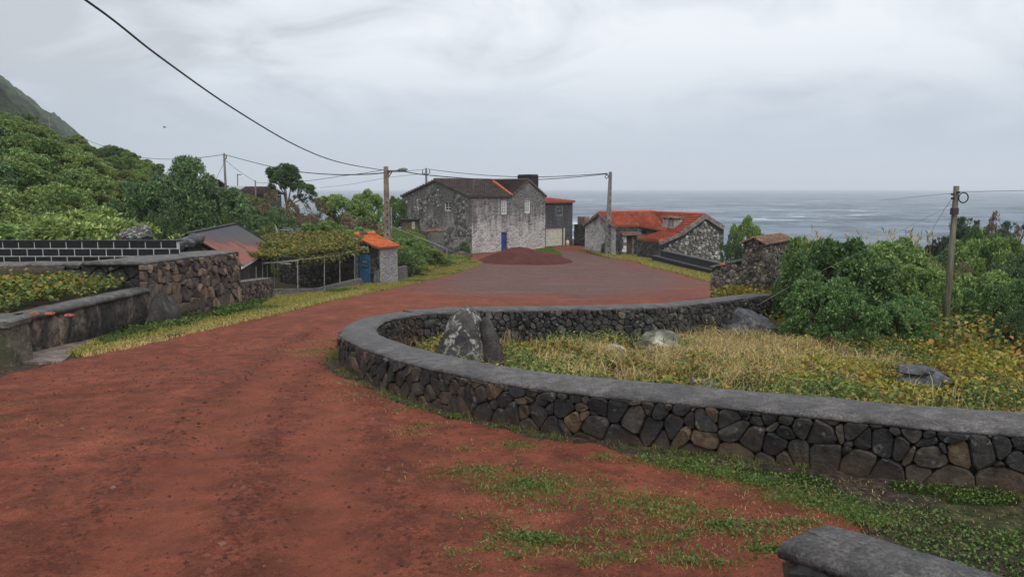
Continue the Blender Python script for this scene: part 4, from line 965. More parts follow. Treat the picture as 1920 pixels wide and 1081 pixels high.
MB().box(Vector((cc_.x, cc_.y, zc_ + .23)), .95, 1.65, .1, B2_).build('chimney_slab', M['concrete'], ch)

# ---------------------------------------------------------------- stepped bench of black stone
bd = (bench_b - bench_a).normalized(); bn = Vector((-bd.y, bd.x, 0)); BL = (bench_b - bench_a).length + 3.0
if bn.x < 0: bn = -bn
bk = thing('stepped_bench', bench_a + bd*BL/2 + Vector((.8, 0, -3.8)), 'long three-tier bench of black stone at the right edge of the square', 'bench')
M['black_stone'] = stone_mat('black_bench_stone', ((0, (.02, .02, .023)), (1, (.035, .035, .038))), scale=5, bump=.8, dist=.04)
M['slab'] = plain('grey_bench_slab', (.062, .064, .07), .75, .3, 6, .3)
def tier(o0, o1, z0, z1, s0, lip, nm):
    zz = lambda y: 0
    a = bench_a + bd*s0; mb = MB(); c_ = a + bd*(BL - s0)/2 + bn*((o0 + o1)/2)
    b0 = base_z(np.array([a.x]), np.array([a.y]))[0]; e_ = a + bd*(BL - s0); 
    mb.box(c_ + Vector((0, 0, -3.88 + (z0 + z1 - .06)/2)), BL - s0, o1 - o0, z1 - z0 - .06, bd).build(nm, M['black_stone'], bk)
    MB().box(c_ - bn*lip/2 + Vector((0, 0, -3.88 + z1 - .03)), BL - s0 + .1, o1 - o0 + lip, .06, bd).build('slab', M['slab'], bk)
tier(0, 1.1, -.9, .12, 0, .05, 'step'); tier(.32, 1.1, .12, .46, .2, .04, 'seat_tier'); tier(.68, 1.1, .46, .92, 1.0, .04, 'back_tier')

# ---------------------------------------------------------------- little stone tower and its wing wall
tw = thing('stone_cistern_house', TWC + Vector((0, 1, -2)), 'small gabled dry-stone tower with brown tile roof and wing wall, ending the retaining wall', 'stone hut')
T = lambda l, s, z: TWC + TW_L*l + TW_S*s + Vector((0, 0, z))
ez_, az_ = at(1432, 457, 22.8).z, at(1413, 444, 23.1).z; SL = 2.6; GWd = .72
wl_t = at(1395, 489, 23.3).z; wl_b = at(1338, 502, 24).z; WL = 1.72; HB = -3.6
mb = MB()
mb.add([T(.05, .05, HB), T(GWd - .05, .05, HB), T(GWd - .05, SL - .05, HB), T(.05, SL - .05, HB), T(.05, .05, ez_), T(GWd - .05, .05, ez_), T(GWd - .05, SL - .05, ez_), T(.05, SL - .05, ez_), T(GWd/2, .05, az_ - .03), T(GWd/2, SL - .05, az_ - .03)],
       [(3, 2, 1, 0), (0, 1, 5, 8, 4), (2, 3, 7, 9, 6), (0, 4, 7, 3), (1, 2, 6, 5)])
mb.build('core', M['mortar'], tw)
mb = MB(); mb.add([T(GWd, .05, HB), T(WL, .05, HB), T(WL, .55, HB), T(GWd, .55, HB), T(GWd, .05, wl_t), T(WL - .03, .05, wl_b), T(WL - .03, .55, wl_b), T(GWd, .55, wl_t)], [(3, 2, 1, 0), (4, 5, 6, 7), (0, 1, 5, 4), (1, 2, 6, 5), (2, 3, 7, 6)])
mb.build('wing_core', M['mortar'], tw)
def ttop(l): return (ez_ + (az_ - ez_)*(1 - abs(l - GWd/2)/(GWd/2)) if l < GWd else wl_t + (wl_b - wl_t)*(l - GWd)/(WL - GWd)) - .02
cells = [p for p in voronoi(rubble_pts(0, WL, -2.5, [(.088, .17)]*31, .6), (0, WL, -2.5, az_)) if len(p) > 2 and all(q[1] < ttop(max(0, min(WL, q[0]))) + .05 for q in p)]
lay_stones(tw, cells, .008, lambda p: .03 + .04*R.random(), lambda s, h, o: T(s, .05 - o, h), M['tower_stone'], M['tower_stone_stuff'], 190, False, True)
cells = [p for p in voronoi(rubble_pts(0, SL, -2.4, [(.10, .17)]*26, .6), (0, SL, -2.5, ez_ - .0)) if len(p) > 2]
lay_stones(tw, cells, .008, lambda p: .03 + .04*R.random(), lambda s, h, o: T(.05 - o, s, h), M['tower_stone'], M['tower_stone_stuff'], 110, False)
tile_roof(tw, T(-.07, -.06, ez_ - .02), T(-.07, SL + .06, ez_ - .02), T(GWd/2, -.06, az_ + .0), T(GWd/2, SL + .06, az_ + .0), 5, .19, M['tile_brown'], amp=.02, step=.018, thick=.03)
tile_roof(tw, T(GWd + .08, SL + .06, ez_ - .02), T(GWd + .08, -.06, ez_ - .02), T(GWd/2, SL + .06, az_ + .0), T(GWd/2, -.06, az_ + .0), 5, .19, M['tile_brown'], amp=.02, step=.018, thick=.03)
for k in range(6):
    f = (k + .5)/6; l = GWd + .03 + (WL - GWd)*f; z = wl_t + (wl_b - wl_t)*f
    MB().box(T(l, .28, z + .03), .19, .56, .05, TW_L + Vector((0, 0, -.12))).build('coping_slab', M['tile_orange_piece'] if k in (3,) else M['cap_lt'], tw, T(l, .28, z))

# ---------------------------------------------------------------- shed with the blue door
SC = Vector((-6.85, 38.5, 0)); S1 = Vector((-.83, .56, 0)).normalized(); S2 = Vector((.56, .83, 0)).normalized(); SW, SDp = 3.45, 1.35
S = lambda a, b, z: SC + S1*a + S2*b + Vector((0, 0, z))
sd_ = thing('shed', S(1.7, .6, -3.2), 'small stone shed with orange tiled roof and weathered blue door beside the vine pergola', 'shed')
se_z, sa_z = at(712, 464, 38.5).z, at(660, 441, 39.8).z
SO2 = S(SW, 0, 0); hd = hole_px(SO2, -S1, 670, 693.5, 474, 532.5); hn = hole_px(SO2, -S1, 639, 652, 480.5, 493)
M['shed_dark'] = old_wall('shed_dark_stone', (.10, .098, .092), (.03, .03, .032), .9, 5)
M['shed_white'] = old_wall('shed_whitewash', (.29, .288, .285), (.16, .16, .165), .5, 6)
mb = MB(); PD = holed_wall(mb, SO2, -S1, SW, -4.6, se_z, (hd, hn), .14); mb.quad(S(SW, 0, se_z), S(0, 0, se_z), S(SW/2, 0, sa_z - .05)); mb.build('front_wall', M['shed_dark'], sd_)
mb = MB(); mb.quad(S(0, 0, -4.6), S(0, SDp, -4.6), S(0, SDp, se_z), S(0, 0, se_z)); mb.quad(S(0, SDp, -4.6), S(SW, SDp, -4.6), S(SW, SDp, se_z), S(SW/2, SDp, sa_z - .05), S(0, SDp, se_z)); mb.quad(S(SW, SDp, -4.6), S(SW, 0, -4.6), S(SW, 0, se_z), S(SW, SDp, se_z))
mb.build('side_wall', M['shed_white'], sd_)
cells = [p for p in voronoi(rubble_pts(0, SW, -3.9, [(.17, .22)]*17, .6), (0, SW, -4, se_z - .06)) if len(p) > 2 and not any(h[0] - .1 < q[0] < h[1] + .1 and h[2] - .1 < q[1] < h[3] + .1 for q in p for h in (hd, hn))]
lay_stones(sd_, cells, .018, .04, lambda s, h, o: PD(s, h, o), M['dark_stone'], M['dark_stone_stuff'], 0, False)
a, b, c_, d_ = hd; mS = -S1
dr = MB().box(PD((a + b)/2, (c_ + d_)/2, -.1), b - a - .02, .03, d_ - c_ - .02, mS).build('door', M['blue_wood'], sd_)
for k in range(4): MB().box(PD(a + .09 + (b - a - .18)*(k + .5)/4, (c_ + d_)/2, -.075), (b - a - .18)/4 - .012, .03, d_ - c_ - .06, mS).build('plank', M['blue_wood'], dr)
fz = lambda v: at(682, v, 38.9).z
fa = s_of_u(SO2, mS, 676); fb = s_of_u(SO2, mS, 688)
wf = MB()
for v in (488, 494.5, 501): wf.box(PD((fa + fb)/2, fz(v), -.045), fb - fa, .03, .035, mS)
wf.box(PD(fa, fz(494.5), -.046), .035, .03, fz(487.5) - fz(501.5), mS).box(PD(fb, fz(494.5), -.046), .035, .03, fz(487.5) - fz(501.5), mS)
wf.build('hatch_frame', M['wood'], dr)
MB().box(PD((fa + fb)/2, fz(491), -.05), fb - fa - .04, .02, fz(488.6) - fz(494), mS).build('hatch_pane', plain('pale_blue_paint', (.14, .30, .42), .6, .2, 8, .1), dr)
MB().box(PD((fa + fb)/2, fz(497.8), -.05), fb - fa - .04, .02, fz(495) - fz(500.5), mS).build('hatch_pane', M['blue_wood'], dr)
window(sd_, PD, hn, ('wood', 'glass'), 2, 2, .04, -.06)
MB().box(PD(a - .06, (c_ + d_)/2, .02), .10, .06, d_ - c_, mS).build('door_jamb', plain('pale_jamb', (.20, .24, .28), .8, .4, 9, .3), sd_)
tile_roof(sd_, S(-.12, -.14, se_z - .0), S(-.12, SDp + .15, se_z - .0), S(SW/2, -.14, sa_z + .02), S(SW/2, SDp + .15, sa_z + .02), 9, .17, M['tile_orange'], amp=.03, step=.03)
tile_roof(sd_, S(SW + .12, SDp + .15, se_z - .02), S(SW + .12, -.14, se_z - .02), S(SW/2, SDp + .15, sa_z + .02), S(SW/2, -.14, sa_z + .02), 9, .17, M['tile_orange'], amp=.03, step=.03)
for k, (b_, mt_) in enumerate(((0, 'tile_orange'), (.3, 'tile_dark'), (.6, 'tile_dark'), (.9, 'tile_orange'), (1.2, 'tile_orange'))):
    p = S(SW/2, b_ - .1, sa_z + .07); MB().tube([p, p + S2*.32 + Vector((0, 0, .02))], [.09, .11], 7).build('ridge_tile', M[mt_ + '_piece'], sd_, p)
vz = MB(); vz.bar(S(.0, -.06, se_z - .06), S(SW/2, -.06, sa_z - .07), .1, .12).bar(S(SW, -.06, se_z - .06), S(SW/2, -.06, sa_z - .07), .1, .12).build('gable_verge', M['concrete'], sd_)

# ---------------------------------------------------------------- pergola
pgz = -1.22
pg_ = thing('vine_pergola', (-8.6, 32, -2.6), 'low pergola of thin pale pipes roofed with yellowing grape vine before the shed', 'pergola')
M['pipe'] = plain('pale_pipe', (.27, .28, .28), .6, .25, 8, .15)
front = [(558, 488, 541, 29.4), (608, 482, 537, 31.6), (637, 478, 527, 33.5), (665, 470, 521, 35.6)]
tops = []
for (u, v0, v1, y) in front:
    t_ = at(u, v0, y); b_ = at(u, v1, y); MB().tube([b_ - Vector((0, 0, .2)), t_], .024, 6).build('post', M['pipe'], pg_, b_); tops.append(t_)
for (u, v0, v1, y) in ((492, 495, 530, 28.3), (501, 497, 532, 29.5), (514, 494, 532, 30.5), (480, 500, 530, 27.4)):
    t_ = at(u, v0, y); b_ = at(u, v1 + 8, y); MB().tube([b_ - Vector((0, 0, .3)), t_], .02, 6).build('post', M['pipe'], pg_, b_)
fl_ = [at(470, 503, 26.9), at(492, 497, 28.2)]; rail = [tops[0] + Vector((0, 0, .02))] + tops[1:] + [at(690, 465, 37.6)]
MB().tube(rail, .022, 6).build('front_rail', M['pipe'], pg_)
MB().tube([tops[0], at(492, 494, 28.0)], .028, 6).build('end_rail', M['pipe'], pg_)
PGP = [at(486, 494, 27.2)[:2], tops[0][:2], tops[1][:2], tops[2][:2], tops[3][:2], (-7.55, 37.5), tuple(S(1.2, -.05, 0)[:2]), tuple(S(SW, -.05, 0)[:2]), (-12.5, 39.5), (-11.6, 33), (-9.75, 27.2)]
for k in range(5):
    y = 28.5 + k*2.1; x0 = np.interp(y, [29.4, 31.6, 33.5, 35.6, 37.6], [t_.x for t_ in tops] + [-7.1]); MB().tube([(x0, y, pgz), (x0 - 3.0, y + .8, pgz + .15)], .025, 5).build('cross_rail', M['pipe'], pg_)
# low walls round the yard
ylow = thing('yard_front_wall', (-8, 31.5, -2.7), 'low dark cement wall under the pergola posts, in front of the shed yard', 'wall')
YW = smooth_path([at(515, 541, 27.6)[:2], at(560, 541, 29.4)[:2], at(600, 540, 31.2)[:2], at(640, 530, 33.6)[:2], at(679, 521, 36.2)[:2]], .3); YN = -normals(YW)
yz = lambda x, y: np.interp(y, [27.6, 29.4, 31.2, 33.6, 36.2], [at(515, 541, 27.6).z, at(560, 541, 29.4).z, at(600, 540, 31.2).z, at(640, 530, 33.6).z, at(679, 521, 36.2).z])
M['cement'] = old_wall('stained_cement', (.16, .155, .145), (.05, .05, .045), .3, 6)
sweep(YW, YN, [(0, -1.2), (0, -.02), (-.02, 0), (-.22, 0), (-.24, -1.2)], yz, .012).build('wall_body', M['cement'], ylow)
bkw = thing('yard_back_wall', S(SW + 2, .1, -3), 'dark rubble wall in the shade under the vine, joined to the left of the shed', 'wall')
MB().box(S(SW + 2.3, .25, -2.9), 4.5, .4, 3.1, S1).build('core', M['mortar'], bkw)
lay_stones(bkw, [p for p in voronoi(rubble_pts(0, 4.5, -3.9, [(.2, .26)]*13, .6), (0, 4.5, -4, -1.4)) if len(p) > 2], .02, .05, lambda s, h, o: S(SW + .05 + s, .05 - o, h), M['dark_stone'], M['dark_stone_stuff'], 0, False)
ylow2 = thing('roadside_wall', (-6.6, 41, -3.2), 'low streaked cement wall right of the shed along the verge', 'wall')
YW = smooth_path([at(708, 509, 38.2)[:2], at(735, 503, 40.5)[:2], at(764, 497, 43.5)[:2]], .3); YN = -normals(YW)
yz2 = lambda x, y: np.interp(y, [38.2, 40.5, 43.5], [at(708, 508, 38.2).z, at(735, 503, 40.5).z, at(764, 498, 43.5).z])
sweep(YW, YN, [(0, -1.4), (0, -.02), (-.02, 0), (-.22, 0), (-.24, -1.4)], yz2, .012).build('wall_body', M['cement'], ylow2)

# ---------------------------------------------------------------- shed with the rusty sheet roof
m = NT('rusty_sheet_metal'); x, y, z = m.xyz(); a = m.noise(.5, 6, .65, (1, .5, 1), .4); st = m.noise(3.2, 6, .6, (.25, 2.2, .25))
edge = m.math('ADD', m.ramp(m.math('ADD', m.math('MULTIPLY', z, -.85), m.math('MULTIPLY', m.math('SUBTRACT', y, 30), -.055)), (.05, 0.0), (.85, .6)), m.math('ADD', m.math('MULTIPLY', a, .55), m.math('MULTIPLY', st, .75)))
c = m.ramp(edge, (.66, (.05, .052, .06)), (.86, (.068, .054, .054)), (.97, (.115, .045, .034)), (1.0, (.20, .065, .042)))
c = m.mix(1.0, c, m.ramp(st, (.3, .75), (.7, 1.25)), 'MULTIPLY')
m.col(c).rough(.55, .5).bump(m.noise(12, 5), .2, .01); M['rust'] = m.m
rs = thing('tin_roofed_shed', (-10.5, 28.5, -2.3), 'shed with rusty dark corrugated iron roof behind the tall stone wall', 'shed')
rC, rB = at(457, 497, 25), at(514, 462, 32.5); rD, rA_ = at(350, 438, 24.6), at(441, 420, 32.2)
mb = MB(); nx, ny = 110, 4; n_ = (rB - rC).cross(rD - rC).normalized(); n_ = -n_ if n_.z < 0 else n_; V = []
for j in range(ny + 1):
    for i in range(nx + 1):
        p = rC.lerp(rB, i/nx).lerp(rD.lerp(rA_, i/nx), j/ny); V.append(p + n_*(.018*math.sin(i*math.pi/2) + .012*mnoise.noise(p*1.5)))
mb.add(V, [(j*(nx + 1) + i, j*(nx + 1) + i + 1, (j + 1)*(nx + 1) + i + 1, (j + 1)*(nx + 1) + i) for j in range(ny) for i in range(nx)]).build('roof', M['rust'], rs)
lf = (rD - rC); lf.z = 0; bk_C, bk_B = rD + lf*1.1 + Vector((0, 0, -1.1)), rA_ + lf*1.1 + Vector((0, 0, -1.1))
mb = MB(); mb.quad(rD, rA_, bk_B, bk_C); mb.build('back_roof', M['rust'], rs)
MB().bar(rB + n_*.03, rA_ + n_*.03, .12, .05).build('verge_flashing', M['mortar'], rs); MB().bar(rD + n_*.03, rA_ + n_*.05, .1, .04).build('ridge_flashing', M['rust'], rs)
for k in range(9):
    p = rC.lerp(rB, (k + .3)/9) - n_*.08; MB().bar(p + (rD - rC)*.0, p + (rD - rC)*.25, .05, .08).build('rafter', M['white_paint'], rs, p)
MB().bar(rC - n_*.1 + Vector((-.02, 0, 0)), rB - n_*.1, .03, .09).build('fascia', M['white_paint'], rs)
ic, ib = rC.lerp(rD, .12), rB.lerp(rA_, .12); dz = Vector((0, 0, -.16))
mb = MB()
for P4 in ((rD, ic), (ic, ib), (ib, rA_)): mb.quad(P4[0] + dz, P4[1] + dz, P4[1] + Vector((0, 0, -3)), P4[0] + Vector((0, 0, -3)))
mb.build('wall', M['shed_dark'], rs)
mb = MB()
for k in range(7): rock(mb, tuple(at(318 + k*9, 470 - 3*k + R.uniform(-3, 5), 23.6 + .15*k)), (.35, .3, .22), 40 + k, 2, .2)
rp_ = thing('rubble_heap', at(345, 470, 24), 'heap of dark broken stones behind the tall wall beside the rusty roof', 'stones'); 
for k in range(6):
    c_ = at(322 + k*9, 464 - 3.2*k + R.uniform(-2, 3), 23.4 + .2*k); rock(MB(), tuple(c_), (.34, .3, .2), 40 + k, 2, .2).build('stone', M['rock_grey'], rp_, c_)
# ================================================================ heap, rocks, small things
M['scoria'] = NT('red_scoria_heap'); m = M['scoria']; f = m.noise(60, 5, .7); g_ = m.noise(1.4, 5)
m.col(m.mix(1.0, m.ramp(g_, (.3, (.066, .022, .020)), (.7, (.112, .034, .029))), m.ramp(f, (.3, .6), (.7, 1.4)), 'MULTIPLY')).rough(.95, .2).bump(f, .8, .03).bump(m.noise(9, 6, .7), .6, .06); M['scoria'] = m.m
hc = at(972, 490, 58.2)
def heap_z(X, Y):
    q = np.sqrt(((X - hc.x)/3.1)**2 + ((Y - 57.7)/3.8)**2) + .16*(fbm(X, Y, .8, 3, 61) - .45); q2 = np.sqrt(((X - hc.x - 1.5)/2.6)**2 + ((Y - 56.8)/3.0)**2) + .14*(fbm(X, Y, .9, 3, 63) - .45)
    h = np.maximum(1.05*np.clip(1 - q**1.5, -.3, 1), 0.8*np.clip(1 - q2**1.5, -.3, 1))
    return base_z(X, Y) + h + .16*(fbm(X, Y, 1.6, 4, 67) - .45)
me = grid('scoria_heap', np.arange(hc.x - 4.2, hc.x + 5.2, .12), np.arange(52.5, 62.5, .14), heap_z, M['scoria'], lambda X, Y: heap_z(X, Y) > base_z(X, Y) - .05)
tag(link('scoria_heap', me), 'broad heap of dark red volcanic scoria in front of the old stone house', 'heap')
def boulder(name, c, r, seed, mat, label, cat='boulder', sub=3, rough=.3, facets=6, sink=.25):
    t_ = rock(MB(), c, r, seed, sub, rough, 1, facets).build(name, mat, None, (c[0], c[1], c[2] - r[2]*.8), smooth=False)
    tag(t_, label, cat); return t_
gZ = lambda x, y: float(garden_z(np.array([x]), np.array([y]))[0])
def groundpt(u, v, zf=gZ):
    r = ray(u, v); t_ = 5.0
    while t_ < 120 and EYE + r[2]*t_ > zf(r[0]*t_, r[1]*t_): t_ += .03
    return Vector((r[0]*t_, r[1]*t_, EYE + r[2]*t_))
def peaked(c, w, h, dp, seed, mat, label, prof, nu=26, nv=16, name='boulder'):
    """boulder with its own silhouette: prof = list of (height fraction, left, right) half widths"""
    V = []
    hs = [q[0] for q in prof]; l = [q[1] for q in prof]; r_ = [q[2] for q in prof]
    for j in range(nv + 1):
        f = j/nv; a = np.interp(f, hs, l); b = np.interp(f, hs, r_)
        for i in range(nu):
            an_ = 2*math.pi*i/nu; ca, sa = math.cos(an_), math.sin(an_)
            q = 1 + .16*mnoise.noise(Vector((ca*1.3 + seed, sa*1.3, f*2.2))) + .07*mnoise.noise(Vector((ca*4 + seed, sa*4, f*6)))
            x = (a + b)/2 + (b - a)/2*ca*q; y = dp/2*sa*q*(1 - .75*f**1.6)
            V.append((c[0] + x*w, c[1] + y, c[2] + f*h + .03*mnoise.noise(Vector((ca*3, sa*3, seed))) - (.1 if j == 0 else 0)))
    Fc = [(j*nu + i, j*nu + (i + 1) % nu, (j + 1)*nu + (i + 1) % nu, (j + 1)*nu + i) for j in range(nv) for i in range(nu)] + [tuple(nv*nu + i for i in range(nu))]
    o = MB().add(V, Fc).build(name, mat, None, c, smooth=True); tag(o, label, 'boulder'); return o
# big lichened boulder inside the bend
y = 12.6; pL, pR, pT = at(822, 660, y), at(948, 684, y), at(880, 576, y)
peaked((pL.x, y, -1.75), pR.x - pL.x, pT.z + 1.75, 1.2, 3.3, M['rock'], 'tallest garden boulder, dark and peaked with pale lichen on its top, inside the wall bend',
       [(0, -.12, .86), (.3, -.06, .82), (.55, .0, .78), (.72, .07, .72), (.86, .17, .64), (.95, .28, .56), (1, .38, .50)])
peaked((pL.x + .62*(pR.x - pL.x), y - .12, -1.75), .5*(pR.x - pL.x), at(900, 592, y).z + 1.75, .8, 8.1, M['rock_brown'], 'narrow dark slab of rock leaning against the right side of the tallest boulder',
       [(0, -.1, .86), (.3, -.04, .8), (.6, -.02, .66), (.8, .0, .50), (.93, .04, .36), (1, .10, .26)], 18, 12)
y = 15.6; c_ = at(1232, 640, y); boulder('boulder', (c_.x, y, c_.z - .05), (.47, .4, .38), 11, M['rock_white'], 'mossy boulder with white lichen patches at the foot of the retaining wall', rough=.22, facets=4)
y = 14.6; c_ = at(1150, 658, y); boulder('boulder', (c_.x, y, c_.z), (.26, .22, .17), 17, rock_mat('white_crust', (.3, .3, .27), 1.0, (.6, .6, .55), 3, .4), 'small boulder crusted all over with white lichen in the garden', rough=.3, facets=3)
y = 19.2; c_ = at(1410, 606, y); boulder('boulder', (c_.x, y, c_.z - .1), (.78, .6, .48), 23, M['rock_grey'], 'broad grey boulder under the end of the retaining wall beside the bushes', rough=.2, facets=7)
y = 18.3; c_ = at(1375, 622, y); boulder('boulder', (c_.x, y, c_.z - .1), (.42, .4, .34), 24, M['rock_grey'], 'smaller grey boulder leaning left of the broad grey one', rough=.2, facets=6)
y = 11.7
for (u, v, rx, rz_, ry, sd_, lb) in ((1722, 712, .36, .24, .3, 31, 'dark upright boulder under the flat slab in the dry garden'), (1718, 690, .25, .075, .22, 33, 'flat pale topped slab resting on the dark garden boulder'),
                                 (1755, 713, .36, .11, .25, 37, 'long flat dark slab right of the stacked garden boulders'), (1812, 750, .20, .15, .2, 39, 'small pointed grey stone near the coping in the garden vines'), (1312, 722, .16, .13, .16, 43, 'little grey stone just behind the curved coping'), (1752, 700, .16, .10, .15, 47, 'small dark stone behind the flat slabs')):
    yy = y if u != 1812 else 10.9
    if u == 1312: yy = 9.8
    c_ = at(u, v, yy); boulder('boulder', (c_.x, yy + (.2 if u == 1752 else 0), c_.z - rz_*.2), (rx*1.2, ry*1.2, rz_*1.15), sd_, M['rock_grey'], lb, rough=.22, facets=7)
# boulders on the left
y = 24.5; c_ = at(258, 442, y); boulder('boulder', (c_.x, y, c_.z - .3), (.62, .7, .78), 51, M['rock'], 'tall mossy boulder standing behind the black block wall', rough=.3, facets=6)
y = 46; c_ = at(548, 447, y); boulder('boulder', (c_.x, y, c_.z - .6), (1.35, 1.2, 1.25), 53, M['rock_grey'], 'large grey boulder behind the aerial and the pergola vine', rough=.25, facets=6)
y = 47; c_ = at(585, 448, y); boulder('boulder', (c_.x, y, c_.z - .5), (.6, .6, .7), 57, M['rock_grey'], 'smaller grey boulder right of the large one behind the pergola', rough=.25, facets=6)
# yard in front of the old house
def pt(u, v, y): return at(u, v, y)
hz_ = thing('garden_hut', pt(768, 440, 66.5), 'tiny rusty-doored hut standing against the left side of the old house', 'hut')
p = pt(768, 440, 66.5); 
MB().box((p.x, p.y + .7, p.z + .55), 1.5, 1.4, 1.5).build('hut_wall', M['cement'], hz_); MB().box((p.x, p.y + .6, p.z + 1.34), 1.75, 1.7, .08).build('flat_roof', M['mortar'], hz_)
MB().box((p.x - .22, p.y - .03, p.z + .5), .75, .05, 1.35).build('door', plain('rusty_door', (.13, .07, .055), .8, .4, 4, .4), hz_); MB().box((p.x + .36, p.y - .03, p.z + .5), .28, .08, 1.35).build('door_post', plain('pale_post', (.36, .35, .28), .8, .4, 4, .4), hz_)
p = pt(816, 445, 63.8); ov = thing('old_cistern', p, 'round mossy stone cistern with rusty sheet lid in front of the old house side', 'cistern')
MB().tube([(p.x, p.y, p.z - .6), (p.x, p.y, p.z + .5)], [.85, .8], 14).build('cistern_wall', M['cement'], ov)
mb = MB(); 
for k in range(4): mb.box((p.x - .3 + k*.22, p.y - .1 + .1*k, p.z + .56 + .03*k), .7, 1.2, .03, (1, R.uniform(-.4, .4), R.uniform(-.1, .1)))
mb.build('sheet_lid', plain('rusty_lid', (.24, .10, .05), .8, .5, 4, .4), ov)
rk = thing('dry_stone_bank', pt(850, 480, 61.5), 'dark tumbled dry-stone bank at the corner of the old house', 'stone bank')
for k in range(26):
    u = R.uniform(798, 888); v = 455 + (u - 798)*.22 + R.uniform(0, 18); y = 62.5 - (v - 455)*.05
    c_ = pt(u, v, y); rock(MB(), tuple(c_), (R.uniform(.3, .75), R.uniform(.3, .5), R.uniform(.22, .45)), 100 + k, 2, .25).build('stone', M['dark_stone'], rk, c_)
hr = thing('hand_rail', pt(838, 490, 58.5), 'thin grey pipe handrail down the grassy bank in front of the old house', 'railing')
a, b, c_ = pt(735, 425, 62.5), pt(838, 466, 58.5), pt(838, 492, 58.5)
MB().tube([a, b], .035, 6).build('rail', M['pipe'], hr); MB().tube([b, c_], .03, 6).build('post', M['pipe'], hr); MB().tube([pt(733, 388, 62.5), pt(735, 445, 62.5)], .05, 6).build('post', M['pipe'], hr)
# aerial by the pergola
p = at(519, 452, 38.5); ae = thing('tv_aerial', p, 'old television aerial with splayed rods on a pole above the vine pergola', 'aerial')
top = at(518, 424, 38.5); MB().tube([p - Vector((0, 0, 1.5)), top], .03, 6).build('mast', M['pipe'], ae)
MB().tube([at(519, 431, 38.5), at(548, 431, 37.6)], .022, 5).build('boom', M['pipe'], ae)
for (u0, v0, u1, v1) in ((517, 441, 526, 420), (515, 421, 524, 442), (530, 427, 545, 436), (530, 433, 545, 427), (534, 426, 549, 430), (536, 436, 549, 433)):
    MB().tube([at(u0, v0, 38.4), at(u1, v1, 38.0)], .018, 5).build('rod', M['pipe'], ae)
# houses half hidden behind the trees on the left
for (u0, u1, v0, v1, y, lb, mt_) in ((462, 512, 350, 364, 78, 'grey roof ridge of a house half hidden behind the bare bushes', 'tile_dark'), (384, 408, 336, 350, 92, 'dark gable roof tip showing over the dark round tree', 'tile_dark'), (90, 110, 268, 280, 120, 'tiny red roof on the wooded hillside', 'tile_red')):
    a, b = at(u0, v1, y), at(u1, v1, y); apx = at(u0, v0, y); W = b.x - a.x; hh = apx.z - a.z
    h_ = thing('hidden_house', ((a.x + b.x)/2, y + 1.5, a.z - 3), lb, 'house')
    tile_roof(h_, (a.x - 1.2, y, a.z), (b.x, y, a.z), (a.x - .6, y + 1.8, a.z + hh), (b.x - .6, y + 1.8, a.z + hh), 6, .4, M[mt_])
    tile_roof(h_, (b.x, y + 3.6, a.z), (a.x - 1.2, y + 3.6, a.z), (b.x - .6, y + 1.8, a.z + hh), (a.x - .6, y + 1.8, a.z + hh), 6, .4, M[mt_])
    MB().box(((a.x + b.x)/2 - .6, y + 1.8, a.z - 1.6), W + .8, 3.2, 3.0).build('wall', M['annex_wall'], h_)

# ================================================================ poles and cables
M['pole'] = plain('weathered_pole', (.20, .165, .13), .85, .3, 4, .3)
M['pole_grey'] = plain('grey_pole', (.17, .165, .155), .85, .3, 4, .3)
M['pole_far'] = plain('far_pole', (.15, .14, .13), .85, .2, 4, 0)
M['cable'] = plain('black_cable', (.02, .02, .022), .6, .2, 8, 0)
m = NT('mossy_wood_pole'); f = m.noise(3, 7, .7, (8, 8, .5)); m.col(m.ramp(f, (.36, (.075, .072, .045)), (.5, (.125, .12, .085)), (.64, (.20, .19, .15)))).rough(.9, .2).bump(f, .5, .02); M['pole_wood'] = m.m
def pole(u0, v0, v1, y, w0, w1, mat, label, round_=False, notches=0, dz=0, dx1=0):
    t_, b_ = at(u0, v0, y), at(u0, v1, y); b_.x = t_.x + dx1; b_.z -= dz
    p = thing('utility_pole', b_, label, 'utility pole')
    mb = MB()
    if round_: mb.tube([b_, b_.lerp(t_, .5), t_], [w1/2, (w0 + w1)/4, w0/2], 12)
    else:
        a = [Vector((b_.x + i*w1/2, y + j*w1*.4, b_.z)) for i, j in ((-1, -1), (1, -1), (1, 1), (-1, 1))]; c = [Vector((t_.x + i*w0/2, y + j*w0*.4, t_.z)) for i, j in ((-1, -1), (1, -1), (1, 1), (-1, 1))]
        mb.add(a + c, [(3, 2, 1, 0), (4, 5, 6, 7)] + [(i, (i + 1) % 4, 4 + (i + 1) % 4, 4 + i) for i in range(4)])
    mb.build('shaft', mat, p, smooth=round_)
    for k in range(notches):
        q = b_.lerp(t_, .06 + .075*k); wq = w1 + (w0 - w1)*(.06 + .075*k)
        MB().box(q + Vector((wq*.12, -wq*.40, 0)), wq*.24, .02, .12).build('notch', M['mortar'], p, q)
    return p, t_, b_
P1, t1_, b1_ = pole(723.5, 312, 452, 42, .23, .36, M['pole'], 'tall brown concrete pole with street lamp arm behind the orange-roofed shed', False, 8, .6)
la = MB(); la.tube([at(727, 327, 41.8), at(732, 321, 41.6), at(745, 319.5, 41.2)], .035, 6).tube([at(727, 321, 41.8), at(733, 320.5, 41.6)], .02, 5); la.build('lamp_arm', M['pole_far'], P1)
a, b = at(744, 320, 41.2), at(764, 317.3, 40.9)
MB().tube([a, a.lerp(b, .25), a.lerp(b, .7), b], [.04, .10, .11, .03], 8).build('lamp_head', M['pole_grey'], P1)
MB().tube([at(727, 323, 41.8), at(729, 331, 41.7), at(735, 322, 41.6)], .03, 5).build('cable_loop', M['cable'], P1)
